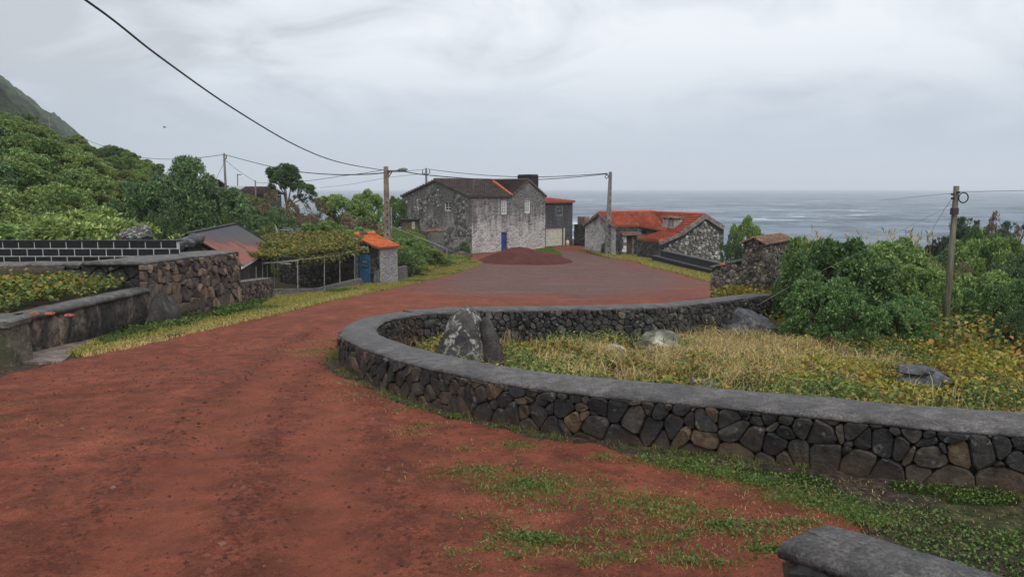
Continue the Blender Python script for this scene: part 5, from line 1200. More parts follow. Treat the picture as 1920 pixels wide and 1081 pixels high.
P2, t2_, b2_ = pole(1144.5, 322, 480, 63, .24, .50, M['pole_grey'], 'grey concrete pole with notched side standing by the white gable of the cottage', False, 11, .1, -.14)
MB().tube([at(1138, 327, 62.8), at(1134, 331, 62.8), at(1137, 335, 62.8), at(1141, 331, 62.8), at(1138, 326, 62.8)], .04, 5).build('cable_loop', M['cable'], P2)
P3, t3_, b3_ = pole(1793.5, 348.5, 660, 19, .135, .18, M['pole_wood'], 'mossy wooden pole with coiled black cable at its top rising from the bushes', True, 0, .5)
cx_ = at(1806.5, 370.5, 18.9); MB().tube([cx_ + Vector((.118*math.cos(k*math.pi/10), 0, .125*math.sin(k*math.pi/10))) for k in range(21)], .016, 6, False).build('cable_coil', M['cable'], P3)
c_ = at(1789.5, 396, 18.86); MB().box(c_, .15, .12, .17).build('junction_box', plain('maroon_box', (.055, .035, .04), .6, .2, 9, .1), P3)
for (u, v) in ((1786.5, 364), (1786.5, 372), (1797, 360.5)): c_ = at(u, v, 18.9); MB().box(c_, .07, .05, .05).build('clamp', M['mortar'], P3, c_)
for (u, v0, v1, y, w0, w1, lb) in ((799, 315, 380, 85, .24, .34, 'pole rising behind the roof of the old stone house'), (420, 287, 352, 75, .2, .26, 'tallest far pole between the dark round tree and the lone tree'), (258, 293, 330, 100, .2, .24, 'short far pole left of the dark round tree'), (205.5, 273, 330, 95, .2, .26, 'leaning far pole above the hillside shrubs at the left'), (91.5, 218, 240, 150, .2, .26, 'tiny pole high on the hillside at the far left'), (478.5, 338, 362, 77, .12, .12, 'thin pole by the half hidden grey roof')):
    q, t_, b_ = pole(u, v0, v1, y, w0, w1, M['pole_far'], lb, True, 0, 3)
    if u in (799, 420):
        du = 6 if u == 799 else 4
        for sg in ((-1, 1) if u == 799 else (1,)): MB().tube([at(u + sg*du, v0 + 3, y), at(u + sg*du*1.2, v0 + 9, y), at(u + sg*2, v0 + 12, y)], .05, 5).build('cable_loop', M['cable'], q)
p = at(447, 346, 88); aa = thing('far_aerial', p, 'small aerial mast beside the tallest far pole', 'aerial')
MB().tube([at(445.5, 348, 88), at(445.5, 326, 88)], .06, 5).build('mast', M['pole_far'], aa); MB().tube([at(445, 328, 88), at(453, 327, 88)], .05, 5).build('boom', M['pole_far'], aa)
def cable(px, y0, y1, r, label):
    n = len(px); P = []
    u0, u1 = px[0][0], px[-1][0]
    for u, v in px:
        f = (u - u0)/(u1 - u0); y = 1/((1 - f)/y0 + f/y1); P.append(at(u, v, y))
    Q = []
    for k in range(n - 1):
        p0, p1, p2, p3 = P[max(k - 1, 0)], P[k], P[k + 1], P[min(k + 2, n - 1)]
        for j in range(4):
            t_ = j/4; Q.append(.5*((2*p1) + (p2 - p0)*t_ + (2*p0 - 5*p1 + 4*p2 - p3)*t_*t_ + (3*p1 - p0 - 3*p2 + p3)*t_**3))
    Q.append(P[-1]); o = MB().tube(Q, r*.7, 5).build('power_cable', M['cable'], None, P[0]); tag(o, label, 'cable'); return o
pts = [(-6.95, -3, 7.2), (-6.97, 4, 5.95), (-6.99, 8.3, 5.22)]
for (u, v) in ((160, 0), (300, 107), (440, 205), (560, 275), (640, 305), (718, 319)):
    y = -7.0*FPX/(u - 960); pts.append(tuple(at(u, v, y)))
Q = []
for k in range(len(pts) - 1):
    p0, p1, p2, p3 = [Vector(pts[max(0, min(len(pts) - 1, i))]) for i in (k - 1, k, k + 1, k + 2)]
    for j in range(6): t_ = j/6; Q.append(.5*((2*p1) + (p2 - p0)*t_ + (2*p0 - 5*p1 + 4*p2 - p3)*t_*t_ + (3*p1 - p0 - 3*p2 + p3)*t_**3))
Q.append(Vector(pts[-1])); tag(MB().tube(Q, .019, 6).build('power_cable', M['cable'], None, Q[0]), 'thick black cable sweeping down from the top left of the sky to the brown pole', 'cable')
cable([(422, 290), (470, 303), (520, 315), (560, 322), (620, 327), (680, 327), (722, 324)], 75, 42, .045, 'sagging cable between the tallest far pole and the brown pole, crossing behind the lone tree')
cable([(722, 318), (680, 325), (640, 330), (585, 338), (530, 343), (479, 342)], 42, 77, .025, 'thin cable from the brown pole down to the thin pole by the grey roof')
cable([(727, 320), (745, 320), (760, 322), (780, 325.5), (800, 328), (850, 332.5), (910, 336.5), (970, 337.5), (1030, 335.5), (1090, 331), (1139, 326)], 41.6, 63, .04, 'lower cable sagging across the old house ridge from brown pole to grey pole')
cable([(802, 317), (850, 323), (910, 328.5), (970, 331.5), (1020, 331.5), (1080, 329), (1138, 325)], 85, 63, .045, 'upper cable crossing in front of the black chimney')
cable([(728, 322), (760, 321), (798, 317)], 42, 85, .03, 'short cable between the brown pole and the pole behind the house')
cable([(600, 352), (660, 345), (720, 334), (780, 327), (797, 325)], 130, 85, .03, 'faint cable low over the sea left of the brown pole')
cable([(419, 290), (380, 295), (340, 298), (300, 298), (259, 295)], 75, 100, .04, 'cable passing above the dark round tree between two far poles')
cable([(257, 296), (240, 297), (222, 288), (206, 277)], 100, 95, .04, 'short cable between the two left far poles')
cable([(205, 276), (185, 271), (165, 263), (150, 254)], 95, 150, .045, 'cable climbing from the leaning far pole to the hillside')
cable([(421, 303), (404, 338)], 75, 77, .025, 'left stay wire of the tallest far pole'); cable([(422, 300), (450, 322), (478, 340)], 75, 77, .025, 'right stay wire of the tallest far pole')
cable([(1795, 360), (1860, 358.5), (1920, 357), (2100, 350)], 19, 12, .007, 'wire leaving the wooden pole to the right')
cable([(1787, 363), (1740, 366.5), (1650, 376)], 19, 34, .006, 'faint wire leaving the wooden pole leftwards over the sea')
cable([(1786, 371), (1765, 402), (1742, 442)], 19, 30, .007, 'thin wire slanting down from the wooden pole into the bushes')
o = cable([(1787, 382), (1690, 432), (1590, 484), (1500, 527), (1420, 572)], 19, 15.4, .005, 'pale stay wire slanting from the wooden pole to the end of the retaining wall'); o.data.materials[0] = M['pole_grey']
cable([(-60, 429), (60, 430), (165, 430)], 22, 22.5, .008, 'thin wire stretched above the black block wall')
# gull
bp = at(308, 239, 105); gl = thing('gull', bp, 'small gull gliding in the grey sky left of the cable', 'bird')
M['gull'] = plain('gull_grey', (.12, .12, .13), .7, .1, 4, 0)
MB().tube([bp + Vector((-.22, 0, 0)), bp + Vector((-.1, 0, 0)), bp + Vector((.08, 0, .01)), bp + Vector((.2, 0, .03)), bp + Vector((.28, 0, .02))], [.015, .05, .06, .04, .01], 7).build('body', M['gull'], gl, smooth=True)
for sg in (-1, 1):
    q = bp + Vector((0, 0, .03)); tp = [q + Vector((0, 0, 0)), q + Vector((.06, sg*.2, .1)), q + Vector((-.08, sg*.5, .05))]
    MB().add([tp[0] + Vector((.08, 0, 0)), tp[1] + Vector((.06, 0, 0)), tp[2], tp[1] - Vector((.08, 0, 0)), tp[0] - Vector((.08, 0, 0))] + [p_ + Vector((0, 0, .015)) for p_ in (tp[0] + Vector((.08, 0, 0)), tp[1] + Vector((.06, 0, 0)), tp[2], tp[1] - Vector((.08, 0, 0)), tp[0] - Vector((.08, 0, 0)))],
             [(4, 3, 2, 1, 0), (5, 6, 7, 8, 9)] + [(i, (i + 1) % 5, 5 + (i + 1) % 5, 5 + i) for i in range(5)]).build('wing', M['gull'], gl)
# ================================================================ vegetation
def unit(a): return a/np.maximum(np.linalg.norm(a, axis=1), 1e-9)[:, None]
def leaves(B, D, Ls, wid=.42, fold=.18, droop=.04):
    """folded lozenge leaves; returns V, F"""
    n = len(B); D = unit(D); rv = NR.normal(size=(n, 3))*.45 + np.array([0, 0, 1.]); S_ = unit(np.cross(D, rv)); U = np.cross(S_, D); U = np.where(U[:, 2:3] < 0, -U, U); Ls = np.asarray(Ls)[:, None]
    V = np.stack([B, B + D*Ls*.5 + S_*Ls*wid*.5 + U*Ls*fold*.5, B + D*Ls - U*Ls*droop*.3 - np.array([0, 0, 1.])*Ls*droop, B + D*Ls*.5 - S_*Ls*wid*.5 + U*Ls*fold*.5], 1).reshape(-1, 3)
    i = np.arange(n)[:, None]*4; F = np.concatenate([i + np.array([0, 1, 2]), i + np.array([0, 2, 3])])
    return V, F
def rand_dirs(n, up=0.0):
    d = NR.normal(size=(n, 3)); d[:, 2] += up; return unit(d)
def crown(lobes, n_clump, k, L, spread=.9, sub=.33, hollow=.75, wid=.42, seed_up=.35):
    """lobes: (cx,cy,cz,rx,ry,rz). Sub-lobes sit on every lobe, leaf rosettes on the sub-lobes."""
    lb = np.array(lobes, float); vol = (lb[:, 3]*lb[:, 4] + lb[:, 3]*lb[:, 5]); pr = vol/vol.sum()
    ns = max(10, n_clump//26); li = NR.choice(len(lb), ns, p=pr); d = rand_dirs(ns, .35)
    C_ = lb[li, :3] + d*lb[li, 3:6]*NR.uniform(.74, 1.16, (ns, 1)); sr = sub*NR.uniform(.5, 1.45, ns)*lb[li, 3]
    ci = NR.choice(ns, n_clump, p=sr**2/(sr**2).sum()); dd = rand_dirs(n_clump, seed_up); dd = unit(dd + .5*d[ci])
    P = C_[ci] + dd*sr[ci][:, None]*NR.uniform(.75, 1.08, (n_clump, 1))*np.array([1, 1, .8])
    # cull what is buried
    keep = np.ones(n_clump, bool)
    for q in lb: keep &= (((P - q[:3])/q[3:6])**2).sum(1) > hollow**2
    P, dd = P[keep], dd[keep]; n = len(P)
    ax = unit(dd + np.array([0, 0, .7])); B = np.repeat(P, k, 0); A = np.repeat(ax, k, 0)
    D = unit(A*NR.uniform(.15, .8, (n*k, 1)) + rand_dirs(n*k)*spread)
    return leaves(B + D*L*.12, D, L*NR.uniform(.65, 1.25, n*k), wid)
def limbs(lobes, base_r, n_tw=3, seed=0, h0=.0, thin=.35):
    rr = random.Random(seed); mb = MB(); 
    fk = Vector((0, 0, h0)); mb.tube([(0, 0, -.6), (.02, 0, h0*.5), fk], [base_r*1.25, base_r, base_r*.9], 8)
    for (cx, cy, cz, rx, ry, rz_) in lobes:
        c = Vector((cx, cy, cz)); mid = fk.lerp(c, .5) + Vector((rr.uniform(-.2, .2), rr.uniform(-.2, .2), rr.uniform(.0, .25)))*rx
        mb.tube([fk - Vector((0, 0, .1)), mid, c], [base_r*.6, base_r*.42, base_r*thin*.6], 6)
        for _ in range(n_tw):
            e_ = c + Vector((rr.uniform(-1, 1)*rx, rr.uniform(-1, 1)*ry, rr.uniform(-.3, .9)*rz_))*.85
            mb.tube([mid.lerp(c, rr.uniform(.3, .9)), c.lerp(e_, .5) + Vector((0, 0, .08*rx)), e_], [base_r*.28, base_r*.18, base_r*.06], 5)
    return mb
M['bark'] = plain('grey_brown_bark', (.085, .068, .055), .9, .4, 9, .5)
M['bark_pale'] = plain('pale_twigs', (.13, .10, .085), .9, .35, 9, .3)
G = lambda *s: s
LM = {
 'dark': leaf_mat('dark_glossy_leaf', ((0, (0.060, 0.107, 0.051)), (.5, (0.105, 0.182, 0.078)), (.85, (0.168, 0.270, 0.109)), (1, (0.314, 0.415, 0.170)))),
 'mid': leaf_mat('mid_green_leaf', ((0, (0.095, 0.167, 0.058)), (.5, (0.183, 0.286, 0.087)), (.85, (0.306, 0.428, 0.132)), (1, (0.523, 0.631, 0.213)))),
 'light': leaf_mat('yellow_green_leaf', ((0, (0.108, 0.163, 0.051)), (.5, (0.232, 0.311, 0.090)), (.85, (0.370, 0.460, 0.142)), (1, (0.585, 0.630, 0.261)))),
 'blue': leaf_mat('bluish_green_leaf', ((0, (0.062, 0.133, 0.048)), (.5, (0.118, 0.217, 0.076)), (.85, (0.202, 0.330, 0.111)), (1, (0.387, 0.504, 0.168))), .35),
 'brown': leaf_mat('browning_leaf', ((0, (0.112, 0.101, 0.056)), (.4, (0.168, 0.146, 0.078)), (.75, (0.224, 0.190, 0.101)), (1, (0.381, 0.291, 0.134))), .7, .2),
 'rust': leaf_mat('salt_burnt_leaf', ((0, (0.121, 0.091, 0.064)), (.5, (0.202, 0.151, 0.102)), (1, (0.323, 0.256, 0.148))), .8, .1),
 'sea': leaf_mat('dark_coastal_leaf', ((0, (0.036, 0.061, 0.043)), (.6, (0.066, 0.108, 0.066)), (1, (0.137, 0.184, 0.118))), .5),
}
def proto(key, mat, lobes, base_r, h0, n_clump, k, L, bark='bark', n_tw=3, **kw):
    V, F = crown(lobes, n_clump, k, L, **kw); cm = np_mesh('crown', V, F, LM[mat]); tb = limbs(lobes, base_r, n_tw, len(PROTO), h0)
    tm = bpy.data.meshes.new('trunk'); tm.from_pydata(tb.v, [], tb.f); tm.materials.append(M[bark]); tm.update()
    PROTO[key] = (tm, cm, V[:, 2].max(), np.ptp(V[:, 0]))
PROTO = {}
def dome(n, W, Hh, seed, zc=.45, r=.42, skirt=7, smin=.5):
    rr = random.Random(seed); out_ = [(0, 0, Hh*zc, W*.30, W*.30, Hh*.42)]
    for k in range(n):
        a = 2*math.pi*k/n*1.0 + rr.uniform(-.4, .4); q = rr.uniform(.22, .40)*W; z = Hh*rr.uniform(.28, .78)*(1 - .35*q/W)
        s = r*rr.uniform(smin, 1.05); out_.append((math.cos(a)*q, math.sin(a)*q, z, W*s*.5, W*s*.5, Hh*s*.52))
    for k in range(skirt):
        a = 2*math.pi*(k + .3)/skirt + rr.uniform(-.3, .3); q = W*rr.uniform(.34, .44); out_.append((math.cos(a)*q, math.sin(a)*q, Hh*rr.uniform(.10, .22), W*.15, W*.15, Hh*.17))
    return out_
proto('dome', 'mid', dome(11, 4.2, 3.6, 1), .13, .5, 2700, 8, .19)
proto('dome2', 'light', dome(10, 4.0, 3.2, 2), .12, .4, 2700, 8, .18, spread=1.0)
proto('dome3', 'dark', dome(12, 4.4, 3.8, 3), .14, .5, 2700, 8, .20)
proto('big', 'dark', dome(22, 8.0, 6.2, 4, .5, .36, 14) + [(.5, .2, 5.7, .8, .8, .6)], .24, 1.2, 9500, 8, .24, sub=.30)
proto('fig', 'blue', dome(17, 4.6, 3.4, 5, .5, .42, 4, .3), .09, .35, 4200, 8, .19, wid=.5, sub=.36)
proto('fig2', 'mid', dome(15, 4.2, 3.2, 6, .5, .44, 5, .3), .09, .35, 3600, 8, .17, wid=.46)
proto('sea', 'sea', dome(9, 3.6, 3.0, 7, .5, .36, 4) + [(.3, .2, 2.9, .5, .5, .6), (-1.0, 0, 2.6, .45, .45, .55), (1.2, .1, 2.9, .28, .28, .35)], .10, .8, 1900, 8, .17)
proto('brush', 'brown', dome(11, 3.6, 3.0, 8), .06, .3, 1100, 6, .13, 'bark_pale', 9, hollow=.3, spread=1.1)
proto('rusty', 'rust', dome(10, 3.4, 2.6, 9), .05, .25, 1000, 5, .12, 'bark_pale', 10, hollow=.2, spread=1.1)
proto('lone', 'dark', [(-.3, 0, 5.6, 1.15, 1.1, .75), (-.75, .1, 5.0, .8, .8, .5), (.55, .1, 5.1, .8, .8, .6), (1.35, 0, 4.25, .85, .8, .55), (1.75, .1, 3.6, .6, .6, .5), (.0, 0, 6.1, .6, .6, .45)], .13, 2.6, 2500, 8, .20, n_tw=4)
cnt = 0
def tree(key, x, y, z, label, cat, group=None, sxy=1.0, sz=1.0, name='shrub', rot=None):
    global cnt; cnt += 1
    t_ = thing(name, (x, y, z), label, cat, group); t_.scale = (sxy, sxy, sz); t_.rotation_euler = (0, 0, R.uniform(0, 6.28) if rot is None else rot)
    tm, cm, _, _ = PROTO[key]
    link('trunk', tm, t_); link('crown', cm, t_); return t_
def tree_px(key, u, vtop, wpx, y, label, cat, group=None, name='shrub', zb=None, rot=None):
    """stands on the ground at distance y, its crown top and width as they measure in the place"""
    p = at(u, vtop, y); z0 = gz1(p.x, y) if zb is None else zb; _, _, h0, w0 = PROTO[key]
    return tree(key, p.x, y, z0, label, cat, group, wpx/FPX*y/w0, max(.25, (p.z - z0)/h0), name, rot)
# -- notable ones on the left
tree_px('big', 338, 288, 245, 40, 'huge dark dome-shaped tree with a tuft on top, left of the far poles', 'tree', name='tree', rot=.6)
tree_px('dome3', 318, 372, 78, 33, 'dark bush in front of the huge dome-shaped tree, above the block wall', 'bush')
tree_px('lone', 535, 304, 96, 58, 'lone wind-shaped tree with bare trunk and leafy top standing above the bushes', 'tree', name='tree', rot=0.2)
tree_px('brush', 470, 362, 100, 50, 'grey-brown half bare bush left of the lone tree', 'bush')
tree_px('brush', 520, 352, 90, 54, 'twiggy bare bush around the trunk of the lone tree', 'bush')
tree_px('rusty', 578, 368, 95, 52, 'russet leaved bush below the lone tree', 'bush')
tree_px('dome3', 522, 385, 85, 46, 'dark green bush under the lone tree', 'bush')
tree_px('dome3', 432, 350, 85, 60, 'dark bush under the tallest far pole', 'bush')
tree_px('dome', 398, 372, 90, 46, 'light-tipped bush on the right flank of the huge dark tree', 'bush')
tree_px('dome', 430, 402, 80, 40, 'low green bush just behind the rusty iron roof', 'bush')
tree_px('dome2', 505, 415, 66, 45, 'pale green shrub left of the television aerial', 'bush')
tree_px('fig2', 640, 362, 125, 60, 'broad green bush midway between lone tree and brown pole', 'bush')
tree_px('dome', 688, 352, 78, 63, 'leggy green bush topping the row beside the brown pole', 'bush')
tree_px('rusty', 668, 398, 100, 55, 'brown twiggy bush left of the brown pole', 'bush')
tree_px('fig2', 612, 412, 95, 48, 'mid green bush behind the grey boulders', 'bush')
tree_px('dome', 675, 424, 80, 49, 'bright green bush behind the shed roof ridge', 'bush')
tree_px('fig', 742, 366, 62, 72, 'dark green bush right of the brown pole by the old house', 'bush')
tree_px('dome3', 775, 358, 50, 78, 'dark bush peeping over the left corner of the old house', 'bush')
tree_px('dome2', 640, 443, 70, 44.5, 'yellow-green vine bush behind the shed roof', 'bush')
# -- hillside
for k in range(150):
    y = 24 + 66*(k/150)**1.05 + R.uniform(-2, 2); u = R.uniform(-150, 300 if y > 40 else 235)
    x = (u - 960)/FPX*y; s = R.uniform(.62, 1.12)*(1 + .25*(y > 60))
    if y < 30 and u > 180: continue
    if y < 46 and u > 200: continue
    key = R.choice(['dome', 'dome', 'dome2', 'dome2', 'dome2', 'dome3', 'fig2'])
    z = gz1(x, y); _, _, h0, w0 = PROTO[key]; vt = HZ - (z + h0*s - EYE)/y*FPX
    lim = np.interp(u, [-150, 0, 60, 120, 180, 240, 300], [188, 212, 224, 256, 290, 325, 350])
    if vt < lim: s *= max(.35, (EYE + (HZ - lim)/FPX*y - z)/(h0*s))
    zone = 'low behind the black block wall' if y < 34 else ('on the skyline below the cliff' if y > 62 else ('half way up at the left edge' if u < 110 else 'half way up near the dark round tree'))
    adj = {'dome': 'rounded mid green', 'fig2': 'rounded mid green', 'dome2': 'paler yellow-green', 'dome3': 'darker green'}[key]
    tree(key, x, y, z - .15, adj + ' shrub in the hillside thicket, ' + zone, 'shrub', adj + ' hillside shrubs ' + zone, s*R.uniform(.95, 1.2), s); continue
    tree(key, x, y, z - .15, {'dome': 'rounded mid green shrub in the dense thicket covering the left hillside', 'fig2': 'rounded mid green shrub in the dense thicket covering the left hillside', 'dome2': 'paler yellow-green shrub in the thicket covering the left hillside', 'dome3': 'darker green shrub in the thicket covering the left hillside'}[key], 'shrub',
         {'dome': 'green shrubs on the left hillside', 'fig2': 'green shrubs on the left hillside', 'dome2': 'yellow-green shrubs on the left hillside', 'dome3': 'dark shrubs on the left hillside'}[key], s*R.uniform(.95, 1.2), s)
for k in range(46):
    y = R.uniform(46, 76); u = R.uniform(190, 500); x = (u - 960)/FPX*y; z = gz1(x, y); key = R.choice(['dome', 'dome3', 'fig2', 'dome2']); _, _, h0, _ = PROTO[key]
    lim = np.interp(u, [190, 240, 300, 420, 470, 500], [320, 335, 350, 362, 370, 385]); s = min(1.0, max(.25, (EYE + (HZ - lim)/FPX*y - z)/h0))*R.uniform(.8, 1.0)
    tree(key, x, y, z - .1, 'small green shrub filling the gaps between the larger bushes above the rusty iron roof', 'shrub', 'filler shrubs left of the lone tree', s*1.4, s)
# -- right side
tree_px('fig', 1592, 440, 290, 18.5, 'big bluish-green bush with exposed grey stems beside the wooden pole', 'bush', rot=1.0)
tree_px('fig', 1560, 515, 200, 16.6, 'dark bush with bare lower stems behind the dry grass', 'bush', rot=2.2)
tree_px('fig', 1690, 550, 170, 17.4, 'low dark bluish bush at the foot of the wooden pole, on its left', 'bush', rot=4)
tree_px('fig2', 1525, 440, 150, 22, 'green bush just right of the little stone tower', 'bush')
tree_px('fig2', 1660, 450, 220, 22, 'broad green bush behind the big bluish one', 'bush')
tree_px('fig', 1490, 500, 110, 20.5, 'dark bush against the right face of the stone tower', 'bush')
tree_px('dome2', 1735, 470, 140, 24, 'yellow-green bush left of the wooden pole', 'bush')
tree_px('fig2', 1700, 442, 130, 33, 'pale green bush near the shore left of the wooden pole', 'bush')
tree_px('sea', 1815, 404, 120, 36, 'dark windswept coastal tree right of the wooden pole top', 'tree', name='tree', rot=.4)
tree_px('sea', 1762, 440, 90, 38, 'low dark coastal shrub left of the wooden pole', 'bush')
tree_px('rusty', 1895, 392, 110, 37, 'bare grey coastal bush at the right edge above the sea', 'bush')
tree_px('sea', 1888, 412, 90, 40, 'dark coastal bush under the bare grey one at the right edge', 'bush')
tree_px('dome', 1900, 438, 120, 30, 'bright green rounded bush at the right edge', 'bush')
tree_px('rusty', 1845, 470, 120, 27, 'large brown leafless bush right of the wooden pole', 'bush')
tree_px('brush', 1800, 486, 80, 25, 'thin grey-brown bush right beside the wooden pole', 'bush')
tree_px('fig', 1835, 540, 150, 21, 'low dark green bush right of the wooden pole base', 'bush')
tree_px('fig', 1905, 520, 130, 19, 'dark leafy bush at the right edge above the vines', 'bush', rot=3)
tree_px('dome3', 1925, 570, 110, 15.5, 'dark green bush low at the right edge', 'bush')
tree_px('dome', 1402, 400, 84, 52, 'glossy green tree beside the rubble gable of the cottage', 'tree', name='tree')
tree_px('dome3', 1375, 432, 66, 50, 'dark shaded bush behind the stepped bench', 'bush')
tree_px('fig', 1424, 436, 60, 47, 'dark green bush behind the stone tower', 'bush')
for k in range(26):
    y = R.uniform(30, 62); u = R.uniform(1490, 2080); x = (u - 960)/FPX*y; z = gz1(x, y); key = R.choice(['fig2', 'fig', 'dome', 'dome3', 'sea']); s = R.uniform(.6, 1.0)
    lim = np.interp(u, [1490, 1600, 1700, 1780, 1900, 2080], [448, 440, 448, 452, 436, 420]); _, _, h0, _ = PROTO[key]
    s = min(s, max(.2, (EYE + (HZ - lim)/FPX*y - z)/h0))
    tree(key, x, y, z - .1, 'green shrub in the coastal thicket behind the bushes on the right', 'shrub', 'shrubs in the coastal thicket on the right', s*1.25, s)
tree_px('dome', 1120, 455, 26, 66.5, 'small green weed bush at the foot of the white gable, left', 'bush'); tree_px('dome3', 1133, 462, 18, 64, 'small dark weed bush beside the grey pole foot', 'bush')
for (u, vt, wp, y, key, lb) in ((1850, 440, 130, 26, 'fig2', 'mid green bush filling the slope right of the wooden pole'), (1790, 452, 110, 29, 'dome3', 'dark bush directly behind the wooden pole'), (1870, 505, 140, 22, 'fig2', 'broad green bush low on the slope at the right edge'), (1760, 500, 110, 21, 'dome', 'green bush close behind the foot of the wooden pole'), (1910, 470, 120, 24, 'dome3', 'dark bush at the right edge under the bright green one'), (1840, 418, 90, 33, 'fig', 'bluish bush beneath the dark windswept coastal tree')):
    tree_px(key, u, vt, wp, y, lb, 'bush')
# -- bank in front of the old house
for (u, vt, wp, y, key, lb) in ((765, 444, 80, 47, 'fig2', 'soft green bush on the bank right of the shed'), (752, 470, 66, 44.5, 'fig', 'dark low bush against the right wall of the shed'), (800, 462, 80, 52, 'dome', 'light green weedy bush on the grassy bank'), (872, 452, 30, 62, 'fig', 'dark ivy bush clinging to the old house corner'), (770, 500, 60, 45.5, 'dome2', 'pale green weed clump low on the bank'), (815, 488, 70, 53, 'dome2', 'yellowish weed clump at the bank foot')):
    tree_px(key, u, vt, wp, y, lb, 'bush')

# ---- ground cover
def in_poly(n, poly):
    P = np.array(poly, float); lo, hi = P.min(0), P.max(0); out_ = np.zeros((0, 2))
    while len(out_) < n:
        q = NR.uniform(lo, hi, (n*2, 2)); out_ = np.vstack([out_, q[poly_sd(q[:, 0], q[:, 1], P) > 0]])
    return out_[:n]
def blades(P3, hmin, hmax, wid, lean):
    n = len(P3); a = NR.uniform(0, 2*np.pi, n); d = np.c_[np.cos(a), np.sin(a), np.zeros(n)]; s = np.c_[-np.sin(a), np.cos(a), np.zeros(n)]
    a2 = NR.uniform(0, 2*np.pi, n); s = np.c_[np.cos(a2), np.sin(a2), np.zeros(n)]
    h = NR.uniform(hmin, hmax, n)[:, None]; ln = (NR.uniform(.1, 1, n)*lean)[:, None]; up = np.array([0, 0, 1.])
    w_ = (wid*NR.uniform(.6, 1.4, n))[:, None]
    m_ = P3 + up*h*.6 + d*h*ln*.35; t_ = P3 + up*h*(1 - .45*ln) + d*h*ln
    V = np.stack([P3 - s*w_, P3 + s*w_, m_ - s*w_*.7, m_ + s*w_*.7, t_], 1).reshape(-1, 3); i = np.arange(n)[:, None]*5
    return V, np.concatenate([i + np.array([0, 1, 3]), i + np.array([0, 3, 2]), i + np.array([2, 3, 4])])
GM = {
 'dry': leaf_mat('dry_grass', ((0, (0.381, 0.250, 0.107)), (.5, (0.668, 0.468, 0.204)), (.85, (0.750, 0.695, 0.341)), (1, (0.447, 0.371, 0.128))), .8, .3),
 'yel': leaf_mat('yellowing_grass', ((0, (0.130, 0.156, 0.029)), (.4, (0.247, 0.243, 0.047)), (.8, (0.389, 0.339, 0.087)), (1, (0.442, 0.325, 0.143))), .7, .3),
 'grn': leaf_mat('fresh_grass', ((0, (0.053, 0.103, 0.018)), (.5, (0.097, 0.164, 0.031)), (1, (0.178, 0.242, 0.055))), .6, .3),
 'pvine': leaf_mat('trellis_vine_leaf', ((0, (.055, .075, .018)), (.4, (.115, .13, .028)), (.75, (.19, .18, .04)), (.93, (.24, .19, .05)), (1, (.22, .12, .035))), .5, .3),
 'lime': leaf_mat('short_lime_grass', ((0, (.075, .10, .016)), (.5, (.13, .16, .028)), (.85, (.19, .21, .045)), (1, (.24, .19, .07))), .6, .3),
 'weed': leaf_mat('fresh_weed_leaf', ((0, (0.053, 0.105, 0.022)), (.6, (0.100, 0.176, 0.037)), (1, (0.172, 0.259, 0.066))), .5, .25),
 'vine': leaf_mat('bramble_leaf', ((0, (0.065, 0.099, 0.022)), (.3, (0.128, 0.161, 0.032)), (.52, (0.237, 0.242, 0.043)), (.72, (0.365, 0.296, 0.054)), (.88, (0.438, 0.232, 0.063)), (1, (0.275, 0.117, 0.050))), .55, .25),
 'vineg': leaf_mat('green_bramble_leaf', ((0, (0.041, 0.085, 0.023)), (.5, (0.097, 0.162, 0.036)), (.8, (0.203, 0.243, 0.057)), (1, (0.405, 0.324, 0.081))), .5, .25),
 'vgold': leaf_mat('golden_vine_leaf', ((0, (0.129, 0.155, 0.025)), (.4, (0.243, 0.250, 0.038)), (.75, (0.386, 0.335, 0.054)), (1, (0.429, 0.233, 0.047))), .5, .3),
 'moss': leaf_mat('moss', ((0, (0.015, 0.030, 0.005)), (.6, (0.030, 0.056, 0.007)), (1, (0.053, 0.083, 0.013))), .9, .1),
}
def put(name, V, F, mat): o = link(name, np_mesh(name, V, F, mat)); tag(o, kind='stuff'); return o
def merge(*VF):
    vs_, fs, b = [], [], 0
    for V, F in VF: vs_.append(V); fs.append(F + b); b += len(V)
    return np.vstack(vs_), np.vstack(fs)
def merge4(L_):
    V = np.vstack([q[0] for q in L_]); n = np.arange(len(V)//4)[:, None]*4; return V, np.concatenate([n + np.array([0, 1, 2]), n + np.array([0, 2, 3])])
def z_of(P, zf): return np.c_[P, zf(P[:, 0], P[:, 1])]
def leafbed(P2, zf, depth, L, hum=.5, dens=None, up=.8, wid=.75, seed=0):
    h = hum*np.clip(fbm(P2[:, 0], P2[:, 1], .9, 4, 33 + seed)*2.2 - .5, .05, 1.5); z = zf(P2[:, 0], P2[:, 1]) + h*NR.uniform(.35, 1, len(P2)) + NR.uniform(0, depth, len(P2))
    D = rand_dirs(len(P2), up); D[:, 2] = np.clip(D[:, 2], -.1, .6); return leaves(np.c_[P2, z], D, L*NR.uniform(.6, 1.3, len(P2)), wid, .25, .2)
def thin(P, s, lo, seed): return P[fbm(P[:, 0], P[:, 1], s, 3, seed) > lo]
inner = np.array([tuple(p) for p in (OUTER - ON*(WT + .12))[::3]] + [tuple(p) for p in (FARO - FN*(WT + .1))[::3]] + [(9.4, 22.5), (14.5, 22), (18, 14), (10, 5)])
Pi = in_poly(52000, inner)
